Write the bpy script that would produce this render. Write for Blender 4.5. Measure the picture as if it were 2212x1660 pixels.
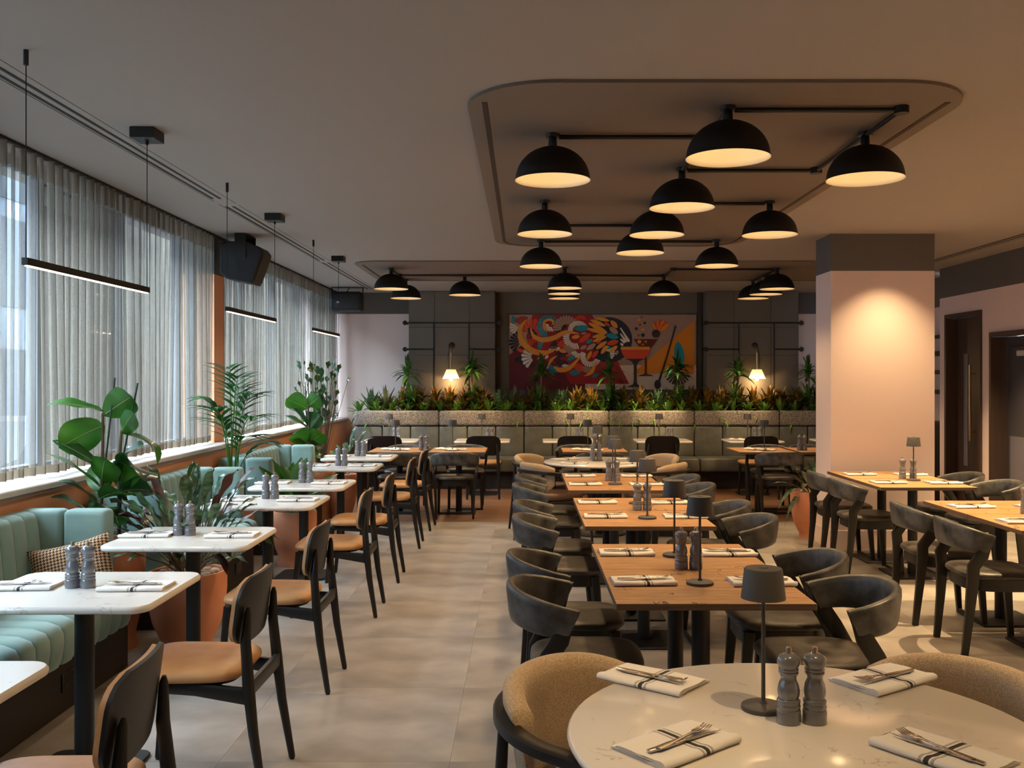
import bpy, bmesh, math, random
from math import sin, cos, pi, radians, sqrt, atan2
from mathutils import Vector, Matrix
random.seed(7)
for o in list(bpy.data.objects): bpy.data.objects.remove(o)
S = bpy.context.scene
COL = S.collection
CEIL = 2.89           # ceiling height
TAB = 0.73            # table height

# ------------------------------------------------------------------ camera
cd = bpy.data.cameras.new('camera'); cam = bpy.data.objects.new('camera', cd); COL.objects.link(cam)
cam.location = (0, 0, 1.56); cam.rotation_euler = (pi/2, 0, 0)
cd.sensor_fit = 'HORIZONTAL'; cd.sensor_width = 36; cd.lens = 2080/2212*36
cd.shift_x = -0.0113; cd.shift_y = -0.005; cd.clip_start = 0.05
S.camera = cam
# ------------------------------------------------------------------ view
S.view_settings.view_transform = 'Standard'; S.view_settings.look = 'None'
S.view_settings.gamma = 1; S.view_settings.use_curve_mapping = False
S.view_settings.exposure = 0.25
S.cycles.max_bounces = 7; S.cycles.diffuse_bounces = 4; S.cycles.glossy_bounces = 3
S.cycles.transmission_bounces = 5; S.cycles.transparent_max_bounces = 10
S.cycles.caustics_reflective = False; S.cycles.caustics_refractive = False
S.cycles.sample_clamp_indirect = 4.0
S.cycles.use_denoising = True
# ------------------------------------------------------------------ world: even overcast sky
w = bpy.data.worlds.new('overcast_sky'); S.world = w; w.use_nodes = True
w.node_tree.nodes['Background'].inputs[0].default_value = (0.68, 0.85, 1.0, 1)
w.node_tree.nodes['Background'].inputs[1].default_value = 38.0
# ------------------------------------------------------------------ lamps of the room, plus added ceiling spots
WARM = (1.0, 0.66, 0.33)
def lamp(name, kind, loc, energy, color=WARM, size=0.04, aim=None, angle=1.2, blend=0.3):
    d = bpy.data.lights.new(name, kind); d.energy = energy; d.color = color
    if kind in ('POINT', 'SPOT'): d.shadow_soft_size = size
    if kind == 'SPOT': d.spot_size = angle; d.spot_blend = blend
    o = bpy.data.objects.new(name, d); COL.objects.link(o); o.location = loc
    if aim is not None:
        o.rotation_euler = (Vector(aim)-Vector(loc)).to_track_quat('-Z', 'Y').to_euler()
    return o
def portal(name, x, y0, y1, z0, z1):
    d = bpy.data.lights.new(name, 'AREA'); d.shape = 'RECTANGLE'; d.size = z1-z0; d.size_y = y1-y0
    d.cycles.is_portal = True
    o = bpy.data.objects.new(name, d); COL.objects.link(o); o.location = (x, (y0+y1)/2, (z0+z1)/2)
    o.rotation_euler = (0, -pi/2, 0)
portal('window_portal', -3.2, 1.1, 8.8, 0.95, 2.86)
portal('window_portal', -3.2, 9.25, 14.4, 0.95, 2.86)
DOME_W = 42.0
# bare spots just below the ceiling, without fittings and unseen by the camera
def down(name, x, y, aim, e, ang=0.9, blend=0.5):
    e *= 2.0 if 'column' in name or 'round' in name else 4.3
    o = lamp(name, 'SPOT', (x, y, CEIL-0.02), e, (1.0, 0.70, 0.36), 0.012, aim, ang, blend)
    o.data.cycles.use_multiple_importance_sampling = False
down('downlight_column', 3.28, 8.36, (3.28, 8.40, 0), 66, radians(90), 0.9)
down('ceiling_spot_right', 3.1, 5.9, (3.1, 5.9, 0), 100, 1.0, 0.6)
down('ceiling_spot_right', 3.1, 7.5, (3.1, 7.5, 0), 75, 1.0, 0.6)
for xx, yy in ((2.4, 3.4), (4.3, 3.4), (4.4, 5.6), (4.4, 7.6), (2.3, 1.2), (4.2, 1.2), (4.4, 9.6)):
    down('ceiling_spot_right', xx, yy, (xx, yy, 0), 105, 1.3, 0.9)  # added spots, no fittings: warm the right side and its ceiling by bounce
for xx, yy in ((-.75, 3.6), (-.75, 5.7), (-.75, 7.8), (-.75, 9.9)):
    down('downlight_aisle', xx, yy, (xx, yy, 0), 9, 1.0, 0.8)
down('downlight_round', 0.9, 2.0, (0.66, 2.3, 0), 30, 1.15, 0.6)
down('downlight_round', -0.6, 1.6, (-0.5, 2.4, 0), 30, 1.2, 0.6)
for xx, ee in ((-1.9, 45), (-0.7, 45), (.85, 105), (1.95, 105), (3.2, 45)):
    down('downlight_planter', xx, 13.25, (xx, 14.25, 1.05), ee, 0.52, 0.7)
for xx in (-1.25, 3.1):
    down('downlight_banquette', xx, 12.6, (xx, 13.6, 0.5), 14, 0.8, 0.6)

# ------------------------------------------------------------------ material helpers
def lin(c): return tuple(((v/255)/12.92 if v/255 <= .04045 else ((v/255+.055)/1.055)**2.4) for v in c)
MATS = {}
def mat(name, c1, c2=None, scale=5.0, rough=0.5, metal=0.0, bump=0.0, bscale=None, stretch=(1,1,1), detail=4, spec=0.5,
        lo=0.35, hi=0.65, coat=0.0, transl=0.0, emit=None, estr=0.0, sheen=0.0, rvar=0.0):
    m = bpy.data.materials.new(name); m.use_nodes = True; MATS[name] = m
    nt = m.node_tree; N = nt.nodes; L = nt.links; b = N['Principled BSDF']
    b.inputs['Base Color'].default_value = (*c1, 1); b.inputs['Roughness'].default_value = rough
    b.inputs['Metallic'].default_value = metal; b.inputs['Specular IOR Level'].default_value = spec
    b.inputs['Coat Weight'].default_value = coat
    b.inputs['Sheen Weight'].default_value = sheen
    if emit: b.inputs['Emission Color'].default_value = (*emit, 1); b.inputs['Emission Strength'].default_value = estr
    tc = N.new('ShaderNodeTexCoord'); mp = N.new('ShaderNodeMapping'); mp.inputs['Scale'].default_value = stretch
    L.new(tc.outputs['Object'], mp.inputs[0])
    if c2 is not None:
        n = N.new('ShaderNodeTexNoise'); n.inputs['Scale'].default_value = scale; n.inputs['Detail'].default_value = detail
        L.new(mp.outputs[0], n.inputs['Vector'])
        r = N.new('ShaderNodeValToRGB'); r.color_ramp.elements[0].position = lo; r.color_ramp.elements[1].position = hi
        r.color_ramp.elements[0].color = (*c1, 1); r.color_ramp.elements[1].color = (*c2, 1)
        L.new(n.outputs[0], r.inputs[0]); L.new(r.outputs[0], b.inputs['Base Color'])
        if rvar:
            mr = N.new('ShaderNodeMapRange'); mr.inputs[3].default_value = rough-rvar; mr.inputs[4].default_value = rough+rvar
            L.new(n.outputs[0], mr.inputs[0]); L.new(mr.outputs[0], b.inputs['Roughness'])
    if bump:
        n2 = N.new('ShaderNodeTexNoise'); n2.inputs['Scale'].default_value = bscale or scale*4; n2.inputs['Detail'].default_value = 3
        L.new(mp.outputs[0], n2.inputs['Vector'])
        bp = N.new('ShaderNodeBump'); bp.inputs['Strength'].default_value = bump; bp.inputs['Distance'].default_value = 0.004
        L.new(n2.outputs[0], bp.inputs['Height']); L.new(bp.outputs[0], b.inputs['Normal'])
    if transl:
        t = N.new('ShaderNodeBsdfTranslucent'); mx = N.new('ShaderNodeMixShader'); mx.inputs[0].default_value = transl
        if c2 is not None: L.new(r.outputs[0], t.inputs[0])
        else: t.inputs[0].default_value = (*[min(1, v*1.6) for v in c1], 1)
        L.new(b.outputs[0], mx.inputs[1]); L.new(t.outputs[0], mx.inputs[2])
        L.new(mx.outputs[0], N['Material Output'].inputs[0])
    return m

m_ceil = mat('ceiling_paint', lin((162,155,149)), rough=.9)
m_ceilp = mat('ceiling_paint_dimmed', lin((122,109,98)), rough=.9)  # ceiling paint made darker: the rafts' dimmer light is put into the colour
m_blush_warm = mat('blush_paint_warm_lit', lin((224,160,122)), rough=.85)  # blush paint with the warm lamplight under the sill put into its colour
m_pink = mat('blush_wall_paint', lin((240,218,210)), rough=.85)
m_greyband = mat('grey_wall_paint', lin((98,96,93)), rough=.85)
m_olived = mat('olive_trim', lin((78,72,60)), rough=.8)
m_olive = mat('grey_green_panel', lin((112,108,100)), rough=.8)
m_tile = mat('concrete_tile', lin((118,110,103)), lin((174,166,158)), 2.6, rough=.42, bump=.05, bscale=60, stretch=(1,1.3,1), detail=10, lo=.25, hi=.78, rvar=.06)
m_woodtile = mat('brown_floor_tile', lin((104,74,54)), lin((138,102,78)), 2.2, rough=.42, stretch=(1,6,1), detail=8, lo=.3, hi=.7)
m_grout = mat('floor_joint', lin((112,100,90)), rough=.8)
m_oak = None
m_black = mat('black_metal', lin((17,16,16)), rough=.5)
m_blackwood = mat('black_stained_wood', lin((15,13,12)), lin((23,20,18)), 8, rough=.42, stretch=(1,1,.15))
m_dome = mat('dome_black', lin((9,8,8)), rough=.6)
m_domein = mat('dome_white_inside', lin((245,236,215)), rough=.6)
m_tan = mat('tan_leather', lin((182,132,86)), lin((198,150,100)), 6, rough=.5, bump=.06, bscale=300)
m_leather = mat('slate_leather', lin((36,37,38)), lin((92,90,87)), 11, rough=.42, spec=.5, bump=.12, bscale=120, detail=7, rvar=.08)
m_seatleather = mat('dark_seat_leather', lin((38,35,33)), lin((84,78,71)), 11, rough=.42, spec=.45, bump=.12, bscale=120, detail=7, rvar=.08)
m_brownseat = mat('brown_seat_leather', lin((82,58,46)), lin((100,72,58)), 6, rough=.4, bump=.08, bscale=200)
m_tweed = mat('oatmeal_tweed', lin((168,142,112)), lin((206,182,150)), 260, rough=.95, bump=.5, bscale=330, stretch=(1,1,1.3), detail=1, sheen=.2)
m_boucle = mat('grey_boucle', lin((66,60,56)), lin((160,150,140)), 95, rough=.95, bump=.7, bscale=120, detail=2)
m_bench = mat('grey_green_leather', lin((80,82,76)), lin((104,104,95)), 6, rough=.5, bump=.1, bscale=150, detail=6)
m_teal = mat('teal_velvet', lin((116,148,143)), lin((132,164,158)), 5, rough=.75, bump=.06, bscale=200, sheen=.35)
m_teald = mat('teal_velvet_side', lin((92,130,128)), lin((108,146,142)), 5, rough=.75, sheen=.3)
m_plinth = mat('dark_plinth', lin((37,30,26)), rough=.6)
m_terra = mat('terracotta', lin((206,132,96)), lin((220,150,114)), 4, rough=.8, bump=.04, bscale=90)
m_stone = mat('pebbles', lin((150,128,110)), lin((196,172,148)), 6, rough=.6)
m_soil = mat('potting_soil', lin((44,34,26)), lin((66,52,40)), 40, rough=1, bump=.5, bscale=60)
m_lamp = mat('taupe_metal', lin((74,72,72)), rough=.55)
m_mill = mat('grey_lacquer', lin((110,112,118)), rough=.22, coat=1.0)
m_mill.node_tree.nodes['Principled BSDF'].inputs['Coat Roughness'].default_value = .10
m_steel = mat('brushed_steel', lin((190,180,170)), rough=.22, metal=1)
m_knob = mat('mill_knob', lin((190,176,156)), rough=.3, metal=.9)
m_brass = mat('brass', lin((196,160,104)), rough=.3, metal=1)
m_shade = mat('lit_lampshade', lin((250,225,185)), rough=.8, transl=.55, emit=(1, .62, .27), estr=1.1)
m_bulb = mat('lit_bulb', (1,1,1), emit=(1.0, .70, .38), estr=4)
m_led = mat('led_diffuser', (1,1,1), emit=(1.0, .80, .58), estr=9)
m_sill = mat('sill_stone', lin((206,196,188)), lin((222,214,206)), 5, rough=.4)
m_silledge = mat('sill_edge', lin((150,126,110)), rough=.6)
m_frame = mat('window_frame_grey', lin((96,100,108)), rough=.5)
m_door = mat('dark_brown_door', lin((66,52,45)), lin((74,59,51)), 4, rough=.45, stretch=(6,6,.5))
m_doorgrey = mat('grey_door', lin((72,70,74)), rough=.5)
m_kick = mat('door_kick_plate', lin((118,114,124)), rough=.45)
m_slot = mat('slot_black', lin((16,15,14)), rough=.7)
m_cane = mat('green_cane', lin((34,64,60)), rough=.5)
m_stem = mat('plant_stem', lin((78,66,48)), lin((104,90,66)), 20, rough=.8)
m_palmstem = mat('palm_stem', lin((70,128,40)), rough=.5)
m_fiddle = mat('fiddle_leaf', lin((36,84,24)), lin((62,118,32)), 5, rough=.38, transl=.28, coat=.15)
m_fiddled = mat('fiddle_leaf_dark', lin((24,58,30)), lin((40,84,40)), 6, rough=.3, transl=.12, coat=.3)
m_rib = mat('leaf_rib', lin((122,140,78)), rough=.5)
m_palm = mat('palm_leaf', lin((30,82,40)), lin((52,112,48)), 8, rough=.38, transl=.2)
m_calathea = mat('calathea_leaf', lin((34,60,44)), lin((92,124,84)), 14, rough=.35, transl=.12, stretch=(1,1,3))
m_calared = mat('calathea_leaf_maroon', lin((58,28,24)), lin((84,44,36)), 9, rough=.45, transl=.12)
m_rosette = mat('rosette_leaf', lin((56,104,36)), lin((118,152,58)), 14, rough=.35, transl=.25)
m_dracaena = mat('dracaena_leaf', lin((34,74,28)), lin((76,120,46)), 9, rough=.33, transl=.15)
m_croton = mat('croton_leaf', lin((50,66,28)), lin((134,92,36)), 16, rough=.4, transl=.2, lo=.42, hi=.58)
m_oliveleaf = mat('olive_drooping_leaf', lin((60,64,40)), lin((98,98,64)), 10, rough=.45, transl=.1)
m_speaker = mat('speaker_black', lin((30,30,32)), rough=.6)
m_grille = mat('speaker_grille', lin((54,44,36)), rough=.7, bump=.4, bscale=400)
m_socket = mat('socket_black', lin((30,25,22)), rough=.35)
m_white = mat('white_plastic', lin((200,200,200)), rough=.4)
m_asphalt = mat('asphalt', lin((72,74,76)), lin((80,82,84)), 8, rough=.9, spec=0)
m_facade = mat('pale_facade', lin((84,92,100)), lin((94,102,110)), 3, rough=.9, spec=0)
m_facade2 = mat('brick_facade', lin((72,67,62)), lin((80,75,69)), 20, rough=.9, spec=0)
m_outglass = mat('outside_glass', lin((34,40,48)), rough=.3, spec=.1)
m_red = mat('red_sign', lin((90,24,20)), rough=.5)
m_car = mat('white_car_paint', lin((60,62,66)), rough=.6, spec=.1)

def node_mat(name):
    m = bpy.data.materials.new(name); m.use_nodes = True; MATS[name] = m
    return m, m.node_tree.nodes, m.node_tree.links
# oak laminate: grain along x with a few dark cracks
def oak(name, a, b_):
    m, N, L = node_mat(name); b = N['Principled BSDF']; b.inputs['Roughness'].default_value = .42
    tc = N.new('ShaderNodeTexCoord'); mp = N.new('ShaderNodeMapping'); mp.inputs['Scale'].default_value = (3.2, 26, 3)
    oi = N.new('ShaderNodeObjectInfo'); ad = N.new('ShaderNodeVectorMath'); ad.operation = 'ADD'
    ml = N.new('ShaderNodeMath'); ml.operation = 'MULTIPLY'; ml.inputs[1].default_value = 23
    L.new(oi.outputs['Random'], ml.inputs[0]); L.new(tc.outputs['Object'], ad.inputs[0]); L.new(ml.outputs[0], ad.inputs[1])
    L.new(ad.outputs[0], mp.inputs[0])
    n = N.new('ShaderNodeTexNoise'); n.inputs['Scale'].default_value = 2.2; n.inputs['Detail'].default_value = 7; n.inputs['Distortion'].default_value = .6
    L.new(mp.outputs[0], n.inputs['Vector'])
    r = N.new('ShaderNodeValToRGB'); e = r.color_ramp.elements; e[0].position = .28; e[0].color = (*a, 1); e[1].position = .72; e[1].color = (*b_, 1)
    L.new(n.outputs[0], r.inputs[0])
    mp2 = N.new('ShaderNodeMapping'); mp2.inputs['Scale'].default_value = (5.5, 1.6, 1); mp2.inputs['Rotation'].default_value = (0, 0, .5)
    L.new(ad.outputs[0], mp2.inputs[0])
    n2 = N.new('ShaderNodeTexNoise'); n2.inputs['Scale'].default_value = 1.5; n2.inputs['Detail'].default_value = 3
    L.new(mp2.outputs[0], n2.inputs['Vector'])
    # thin dark line where noise crosses .5, broken by another noise
    s = N.new('ShaderNodeMath'); s.operation = 'SUBTRACT'; s.inputs[1].default_value = .5; L.new(n2.outputs[0], s.inputs[0])
    ab = N.new('ShaderNodeMath'); ab.operation = 'ABSOLUTE'; L.new(s.outputs[0], ab.inputs[0])
    lt = N.new('ShaderNodeMath'); lt.operation = 'LESS_THAN'; lt.inputs[1].default_value = .007; L.new(ab.outputs[0], lt.inputs[0])
    n3 = N.new('ShaderNodeTexNoise'); n3.inputs['Scale'].default_value = 5; L.new(ad.outputs[0], n3.inputs['Vector'])
    gt = N.new('ShaderNodeMath'); gt.operation = 'GREATER_THAN'; gt.inputs[1].default_value = .58; L.new(n3.outputs[0], gt.inputs[0])
    mu = N.new('ShaderNodeMath'); mu.operation = 'MULTIPLY'; L.new(lt.outputs[0], mu.inputs[0]); L.new(gt.outputs[0], mu.inputs[1])
    mx = N.new('ShaderNodeMix'); mx.data_type = 'RGBA'; mx.inputs[7].default_value = (*lin((62,40,24)), 1)
    L.new(mu.outputs[0], mx.inputs[0]); L.new(r.outputs[0], mx.inputs[6]); L.new(mx.outputs[2], b.inputs['Base Color'])
    return m
m_oak = oak('oak_laminate', lin((154,108,66)), lin((204,158,110)))
m_oakedge = mat('oak_edge_dark', lin((92,70,54)), lin((112,88,68)), 3, rough=.5, stretch=(1,1,60))
# marble-look stone with fine broken veins
def marble():
    m, N, L = node_mat('veined_white_stone'); b = N['Principled BSDF']; b.inputs['Roughness'].default_value = .13
    tc = N.new('ShaderNodeTexCoord'); n2 = N.new('ShaderNodeTexNoise'); n2.inputs['Scale'].default_value = 5; n2.inputs['Detail'].default_value = 6; n2.inputs['Distortion'].default_value = 1.2
    L.new(tc.outputs['Object'], n2.inputs['Vector'])
    s = N.new('ShaderNodeMath'); s.operation = 'SUBTRACT'; s.inputs[1].default_value = .5; L.new(n2.outputs[0], s.inputs[0])
    ab = N.new('ShaderNodeMath'); ab.operation = 'ABSOLUTE'; L.new(s.outputs[0], ab.inputs[0])
    mr = N.new('ShaderNodeMapRange'); mr.inputs[1].default_value = 0; mr.inputs[2].default_value = .008; mr.inputs[3].default_value = 1; mr.inputs[4].default_value = 0
    L.new(ab.outputs[0], mr.inputs[0])
    n3 = N.new('ShaderNodeTexNoise'); n3.inputs['Scale'].default_value = 9; n3.inputs['Detail'].default_value = 3; L.new(tc.outputs['Object'], n3.inputs['Vector'])
    m3 = N.new('ShaderNodeMapRange'); m3.inputs[1].default_value = .52; m3.inputs[2].default_value = .62; m3.inputs[4].default_value = .5; L.new(n3.outputs[0], m3.inputs[0])
    mu = N.new('ShaderNodeMath'); mu.operation = 'MULTIPLY'; L.new(mr.outputs[0], mu.inputs[0]); L.new(m3.outputs[0], mu.inputs[1])
    mx = N.new('ShaderNodeMix'); mx.data_type = 'RGBA'; mx.inputs[6].default_value = (*lin((232,226,218)), 1); mx.inputs[7].default_value = (*lin((132,116,100)), 1)
    L.new(mu.outputs[0], mx.inputs[0]); L.new(mx.outputs[2], b.inputs['Base Color'])
    return m
m_marble = marble()
# napkin linen: woven dark stripes across its length (x in the napkin's own space)
def linen():
    m, N, L = node_mat('striped_linen'); b = N['Principled BSDF']; b.inputs['Roughness'].default_value = .9
    tc = N.new('ShaderNodeTexCoord'); sp = N.new('ShaderNodeSeparateXYZ'); L.new(tc.outputs['Object'], sp.inputs[0])
    s = N.new('ShaderNodeMath'); s.operation = 'SUBTRACT'; s.inputs[1].default_value = .012; L.new(sp.outputs[0], s.inputs[0])
    a = N.new('ShaderNodeMath'); a.operation = 'ABSOLUTE'; L.new(s.outputs[0], a.inputs[0])
    r = N.new('ShaderNodeValToRGB'); r.color_ramp.interpolation = 'CONSTANT'
    sc = N.new('ShaderNodeMath'); sc.operation = 'MULTIPLY'; sc.inputs[1].default_value = 20; L.new(a.outputs[0], sc.inputs[0]); L.new(sc.outputs[0], r.inputs[0])
    wht = (*lin((238,234,230)), 1); dk = (*lin((58,56,60)), 1); md = (*lin((120,114,114)), 1)
    e = r.color_ramp.elements; e[0].position = 0; e[0].color = dk; e[1].position = .12; e[1].color = wht
    for p, c in ((.22, md), (.25, wht), (.27, md), (.30, wht), (.32, md), (.35, wht)):
        k = e.new(p); k.color = c
    L.new(r.outputs[0], b.inputs['Base Color'])
    return m
m_linen = linen()
# houndstooth
def houndstooth():
    m, N, L = node_mat('houndstooth_cloth'); b = N['Principled BSDF']; b.inputs['Roughness'].default_value = .9
    tc = N.new('ShaderNodeTexCoord'); sp = N.new('ShaderNodeSeparateXYZ'); L.new(tc.outputs['Object'], sp.inputs[0])
    def M(op, i0, i1=None, v=None):
        n = N.new('ShaderNodeMath'); n.operation = op; L.new(i0, n.inputs[0])
        if i1 is not None: L.new(i1, n.inputs[1])
        if v is not None: n.inputs[1].default_value = v
        return n.outputs[0]
    u = M('MULTIPLY', sp.outputs[0], v=120); v = M('MULTIPLY', sp.outputs[2], v=120)
    wu = M('MODULO', M('FLOOR', M('ADD', u, v=400)), v=2); wv = M('MODULO', M('FLOOR', M('ADD', v, v=400)), v=2)
    ov = M('LESS_THAN', M('FRACT', M('ADD', M('ADD', u, v), v=400)), v=.5)
    mx = N.new('ShaderNodeMix'); L.new(ov, mx.inputs[0]); L.new(wu, mx.inputs[2]); L.new(wv, mx.inputs[3])
    mc = N.new('ShaderNodeMix'); mc.data_type = 'RGBA'; mc.inputs[6].default_value = (*lin((24,22,22)), 1); mc.inputs[7].default_value = (*lin((206,168,132)), 1)
    L.new(mx.outputs[0], mc.inputs[0]); L.new(mc.outputs[2], b.inputs['Base Color'])
    return m
m_hound = houndstooth()
# sheer linen curtain with vertical slub
def sheer(name, tr0, tr1, c, ct):
    m, N, L = node_mat(name); N.remove(N['Principled BSDF'])
    tc = N.new('ShaderNodeTexCoord'); mp = N.new('ShaderNodeMapping'); mp.inputs['Scale'].default_value = (0, 46, .7); L.new(tc.outputs['Object'], mp.inputs[0])
    n = N.new('ShaderNodeTexNoise'); n.inputs['Scale'].default_value = 3.0; n.inputs['Detail'].default_value = 5; L.new(mp.outputs[0], n.inputs['Vector'])
    mr = N.new('ShaderNodeMapRange'); mr.inputs[1].default_value = .3; mr.inputs[2].default_value = .7; mr.inputs[3].default_value = tr0; mr.inputs[4].default_value = tr1
    L.new(n.outputs[0], mr.inputs[0])
    d = N.new('ShaderNodeBsdfDiffuse'); d.inputs[0].default_value = (*c, 1)
    t = N.new('ShaderNodeBsdfTranslucent'); t.inputs[0].default_value = (*ct, 1)
    m1 = N.new('ShaderNodeMixShader'); m1.inputs[0].default_value = .5; L.new(d.outputs[0], m1.inputs[1]); L.new(t.outputs[0], m1.inputs[2])
    tp = N.new('ShaderNodeBsdfTransparent'); m2 = N.new('ShaderNodeMixShader')
    lw = N.new('ShaderNodeLayerWeight'); lw.inputs[0].default_value = .5
    iv = N.new('ShaderNodeMath'); iv.operation = 'MULTIPLY_ADD'; iv.inputs[1].default_value = -.55; iv.inputs[2].default_value = 1.15; L.new(lw.outputs['Facing'], iv.inputs[0])
    mu = N.new('ShaderNodeMath'); mu.operation = 'MULTIPLY'; mu.use_clamp = True; L.new(mr.outputs[0], mu.inputs[0])
    pw = N.new('ShaderNodeMath'); pw.operation = 'POWER'; pw.inputs[1].default_value = 1.2; L.new(iv.outputs[0], pw.inputs[0]); L.new(pw.outputs[0], mu.inputs[1])
    L.new(mu.outputs[0], m2.inputs[0]); L.new(m1.outputs[0], m2.inputs[1]); L.new(tp.outputs[0], m2.inputs[2])
    L.new(m2.outputs[0], N['Material Output'].inputs[0])
    return m
m_sheer = sheer('sheer_linen', .40, .64, lin((170,160,146)), lin((102,96,88)))
m_header = sheer('curtain_heading', .05, .25, lin((186,174,158)), lin((110,101,90)))
m_hem = sheer('curtain_hem', .0, .08, lin((164,146,124)), lin((104,92,78)))
def winglass():
    m, N, L = node_mat('window_glass'); N.remove(N['Principled BSDF'])
    tp = N.new('ShaderNodeBsdfTransparent'); tp.inputs[0].default_value = (.92, .95, .96, 1)
    gl = N.new('ShaderNodeBsdfGlossy'); gl.inputs['Roughness'].default_value = .02
    fr = N.new('ShaderNodeFresnel'); fr.inputs[0].default_value = 1.12
    mx = N.new('ShaderNodeMixShader'); L.new(fr.outputs[0], mx.inputs[0]); L.new(tp.outputs[0], mx.inputs[1]); L.new(gl.outputs[0], mx.inputs[2])
    L.new(mx.outputs[0], N['Material Output'].inputs[0]); return m
m_glass = winglass()

# ------------------------------------------------------------------ geometry helper
class G:
    def __init__(s): s.v = []; s.f = []; s.mi = []; s.cur = 0
    def face(s, idx): s.f.append(tuple(idx)); s.mi.append(s.cur)
    def add(s, vs): n = len(s.v); s.v.extend(tuple(p) for p in vs); return n
    def box(s, x0, x1, y0, y1, z0, z1):
        n = s.add([(x0,y0,z0),(x1,y0,z0),(x1,y1,z0),(x0,y1,z0),(x0,y0,z1),(x1,y0,z1),(x1,y1,z1),(x0,y1,z1)])
        for q in ((0,3,2,1),(4,5,6,7),(0,1,5,4),(1,2,6,5),(2,3,7,6),(3,0,4,7)): s.face([n+i for i in q])
        return s
    def rbox(s, x0, x1, y0, y1, z0, z1, r, seg=2, M=None):
        bm = bmesh.new(); bmesh.ops.create_cube(bm, size=1)
        for v in bm.verts: v.co = Vector(((x0+x1)/2+v.co.x*(x1-x0), (y0+y1)/2+v.co.y*(y1-y0), (z0+z1)/2+v.co.z*(z1-z0)))
        bmesh.ops.bevel(bm, geom=bm.edges[:], offset=r, segments=seg, profile=.5, affect='EDGES')
        bm.verts.index_update(); n = s.add([(M@v.co if M else v.co) for v in bm.verts])
        for f in bm.faces: s.face([n+v.index for v in f.verts])
        bm.free(); return s
    def loft(s, rings, cap0=True, cap1=True, closed=True):
        k = len(rings[0]); base = [s.add(r) for r in rings]
        for a, b in zip(base, base[1:]):
            for i in range(k if closed else k-1):
                j = (i+1) % k; s.face((a+i, a+j, b+j, b+i))
        if cap0: s.face([base[0]+i for i in range(k)][::-1])
        if cap1: s.face([base[-1]+i for i in range(k)])
        return s
    def lathe(s, prof, n=20, c=(0,0,0), cap0=True, cap1=True):
        rings = [[(c[0]+r*cos(2*pi*i/n), c[1]+r*sin(2*pi*i/n), c[2]+z) for i in range(n)] for r, z in prof]
        return s.loft(rings, cap0, cap1)
    def sweep(s, path, sec, scales=None, up=(0,0,1), caps=True, closed=False):
        P = [Vector(p) for p in path]; rings = []; n = len(P)
        for i, p in enumerate(P):
            if closed: t = P[(i+1) % n]-P[i-1]
            else: t = P[min(i+1, n-1)]-P[max(i-1, 0)]
            t.normalize(); u = Vector(up)
            if abs(t.dot(u)) > .98: u = Vector((1,0,0)) if abs(t.x) < .9 else Vector((0,1,0))
            a = t.cross(u).normalized(); b = a.cross(t)
            k = scales[i] if scales else 1
            ka, kb = (k if isinstance(k, tuple) else (k, k))
            rings.append([p+a*x*ka+b*y*kb for x, y in sec])
        if closed: rings.append(rings[0])
        return s.loft(rings, caps and not closed, caps and not closed)
    def tube(s, path, r, n=8, up=(0,0,1), caps=True, closed=False):
        rs = r if isinstance(r, list) else [r]*len(path)
        return s.sweep(path, [(cos(2*pi*i/n), sin(2*pi*i/n)) for i in range(n)], rs, up, caps, closed)
    def bar(s, path, a, b, scales=None, up=(0,0,1), c=.25):
        ca, cb = a*c, b*c
        sec = [(a-ca,-b),(a,-b+cb),(a,b-cb),(a-ca,b),(-a+ca,b),(-a,b-cb),(-a,-b+cb),(-a+ca,-b)]
        return s.sweep(path, sec, scales, up)
    def prism(s, outline, prof, cap=True):        # outline(inset)->points 2D; prof [(inset,z)]
        return s.loft([[(x, y, z) for x, y in outline(i)] for i, z in prof], cap, cap)
    def sheet(s, fn, nu, nv, th=0.0, back=True):   # fn(u,v)->Vector ; th offset along the surface normal
        P = [[Vector(fn(i/nu, j/nv)) for j in range(nv+1)] for i in range(nu+1)]
        n0 = s.add([p for row in P for p in row]); W = nv+1
        for i in range(nu):
            for j in range(nv): s.face((n0+i*W+j, n0+(i+1)*W+j, n0+(i+1)*W+j+1, n0+i*W+j+1))
        if th:
            Q = []
            for i in range(nu+1):
                for j in range(nv+1):
                    du = P[min(i+1,nu)][j]-P[max(i-1,0)][j]; dv = P[i][min(j+1,nv)]-P[i][max(j-1,0)]
                    nn = du.cross(dv); nn = nn.normalized() if nn.length > 1e-9 else Vector((0,0,1))
                    tt = th(i/nu, j/nv) if callable(th) else th
                    Q.append(P[i][j]-nn*tt)
            n1 = s.add(Q)
            for i in range(nu):
                for j in range(nv): s.face((n1+i*W+j, n1+i*W+j+1, n1+(i+1)*W+j+1, n1+(i+1)*W+j))
            for i in range(nu):
                s.face((n0+i*W, n1+i*W, n1+(i+1)*W, n0+(i+1)*W)); s.face((n0+i*W+nv, n0+(i+1)*W+nv, n1+(i+1)*W+nv, n1+i*W+nv))
            for j in range(nv):
                s.face((n0+j, n0+j+1, n1+j+1, n1+j)); s.face((n0+nu*W+j, n1+nu*W+j, n1+nu*W+j+1, n0+nu*W+j+1))
        return s
    def ball(s, c, rx, ry, rz, n=10, m=6, rot=0):
        rings = []
        for i in range(1, m):
            t = pi*i/m
            ring = []
            for k in range(n):
                a = 2*pi*k/n; x = rx*sin(t)*cos(a); y = ry*sin(t)*sin(a)
                ring.append((c[0]+x*cos(rot)-y*sin(rot), c[1]+x*sin(rot)+y*cos(rot), c[2]-rz*cos(t)))
            rings.append(ring)
        return s.loft(rings)
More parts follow.
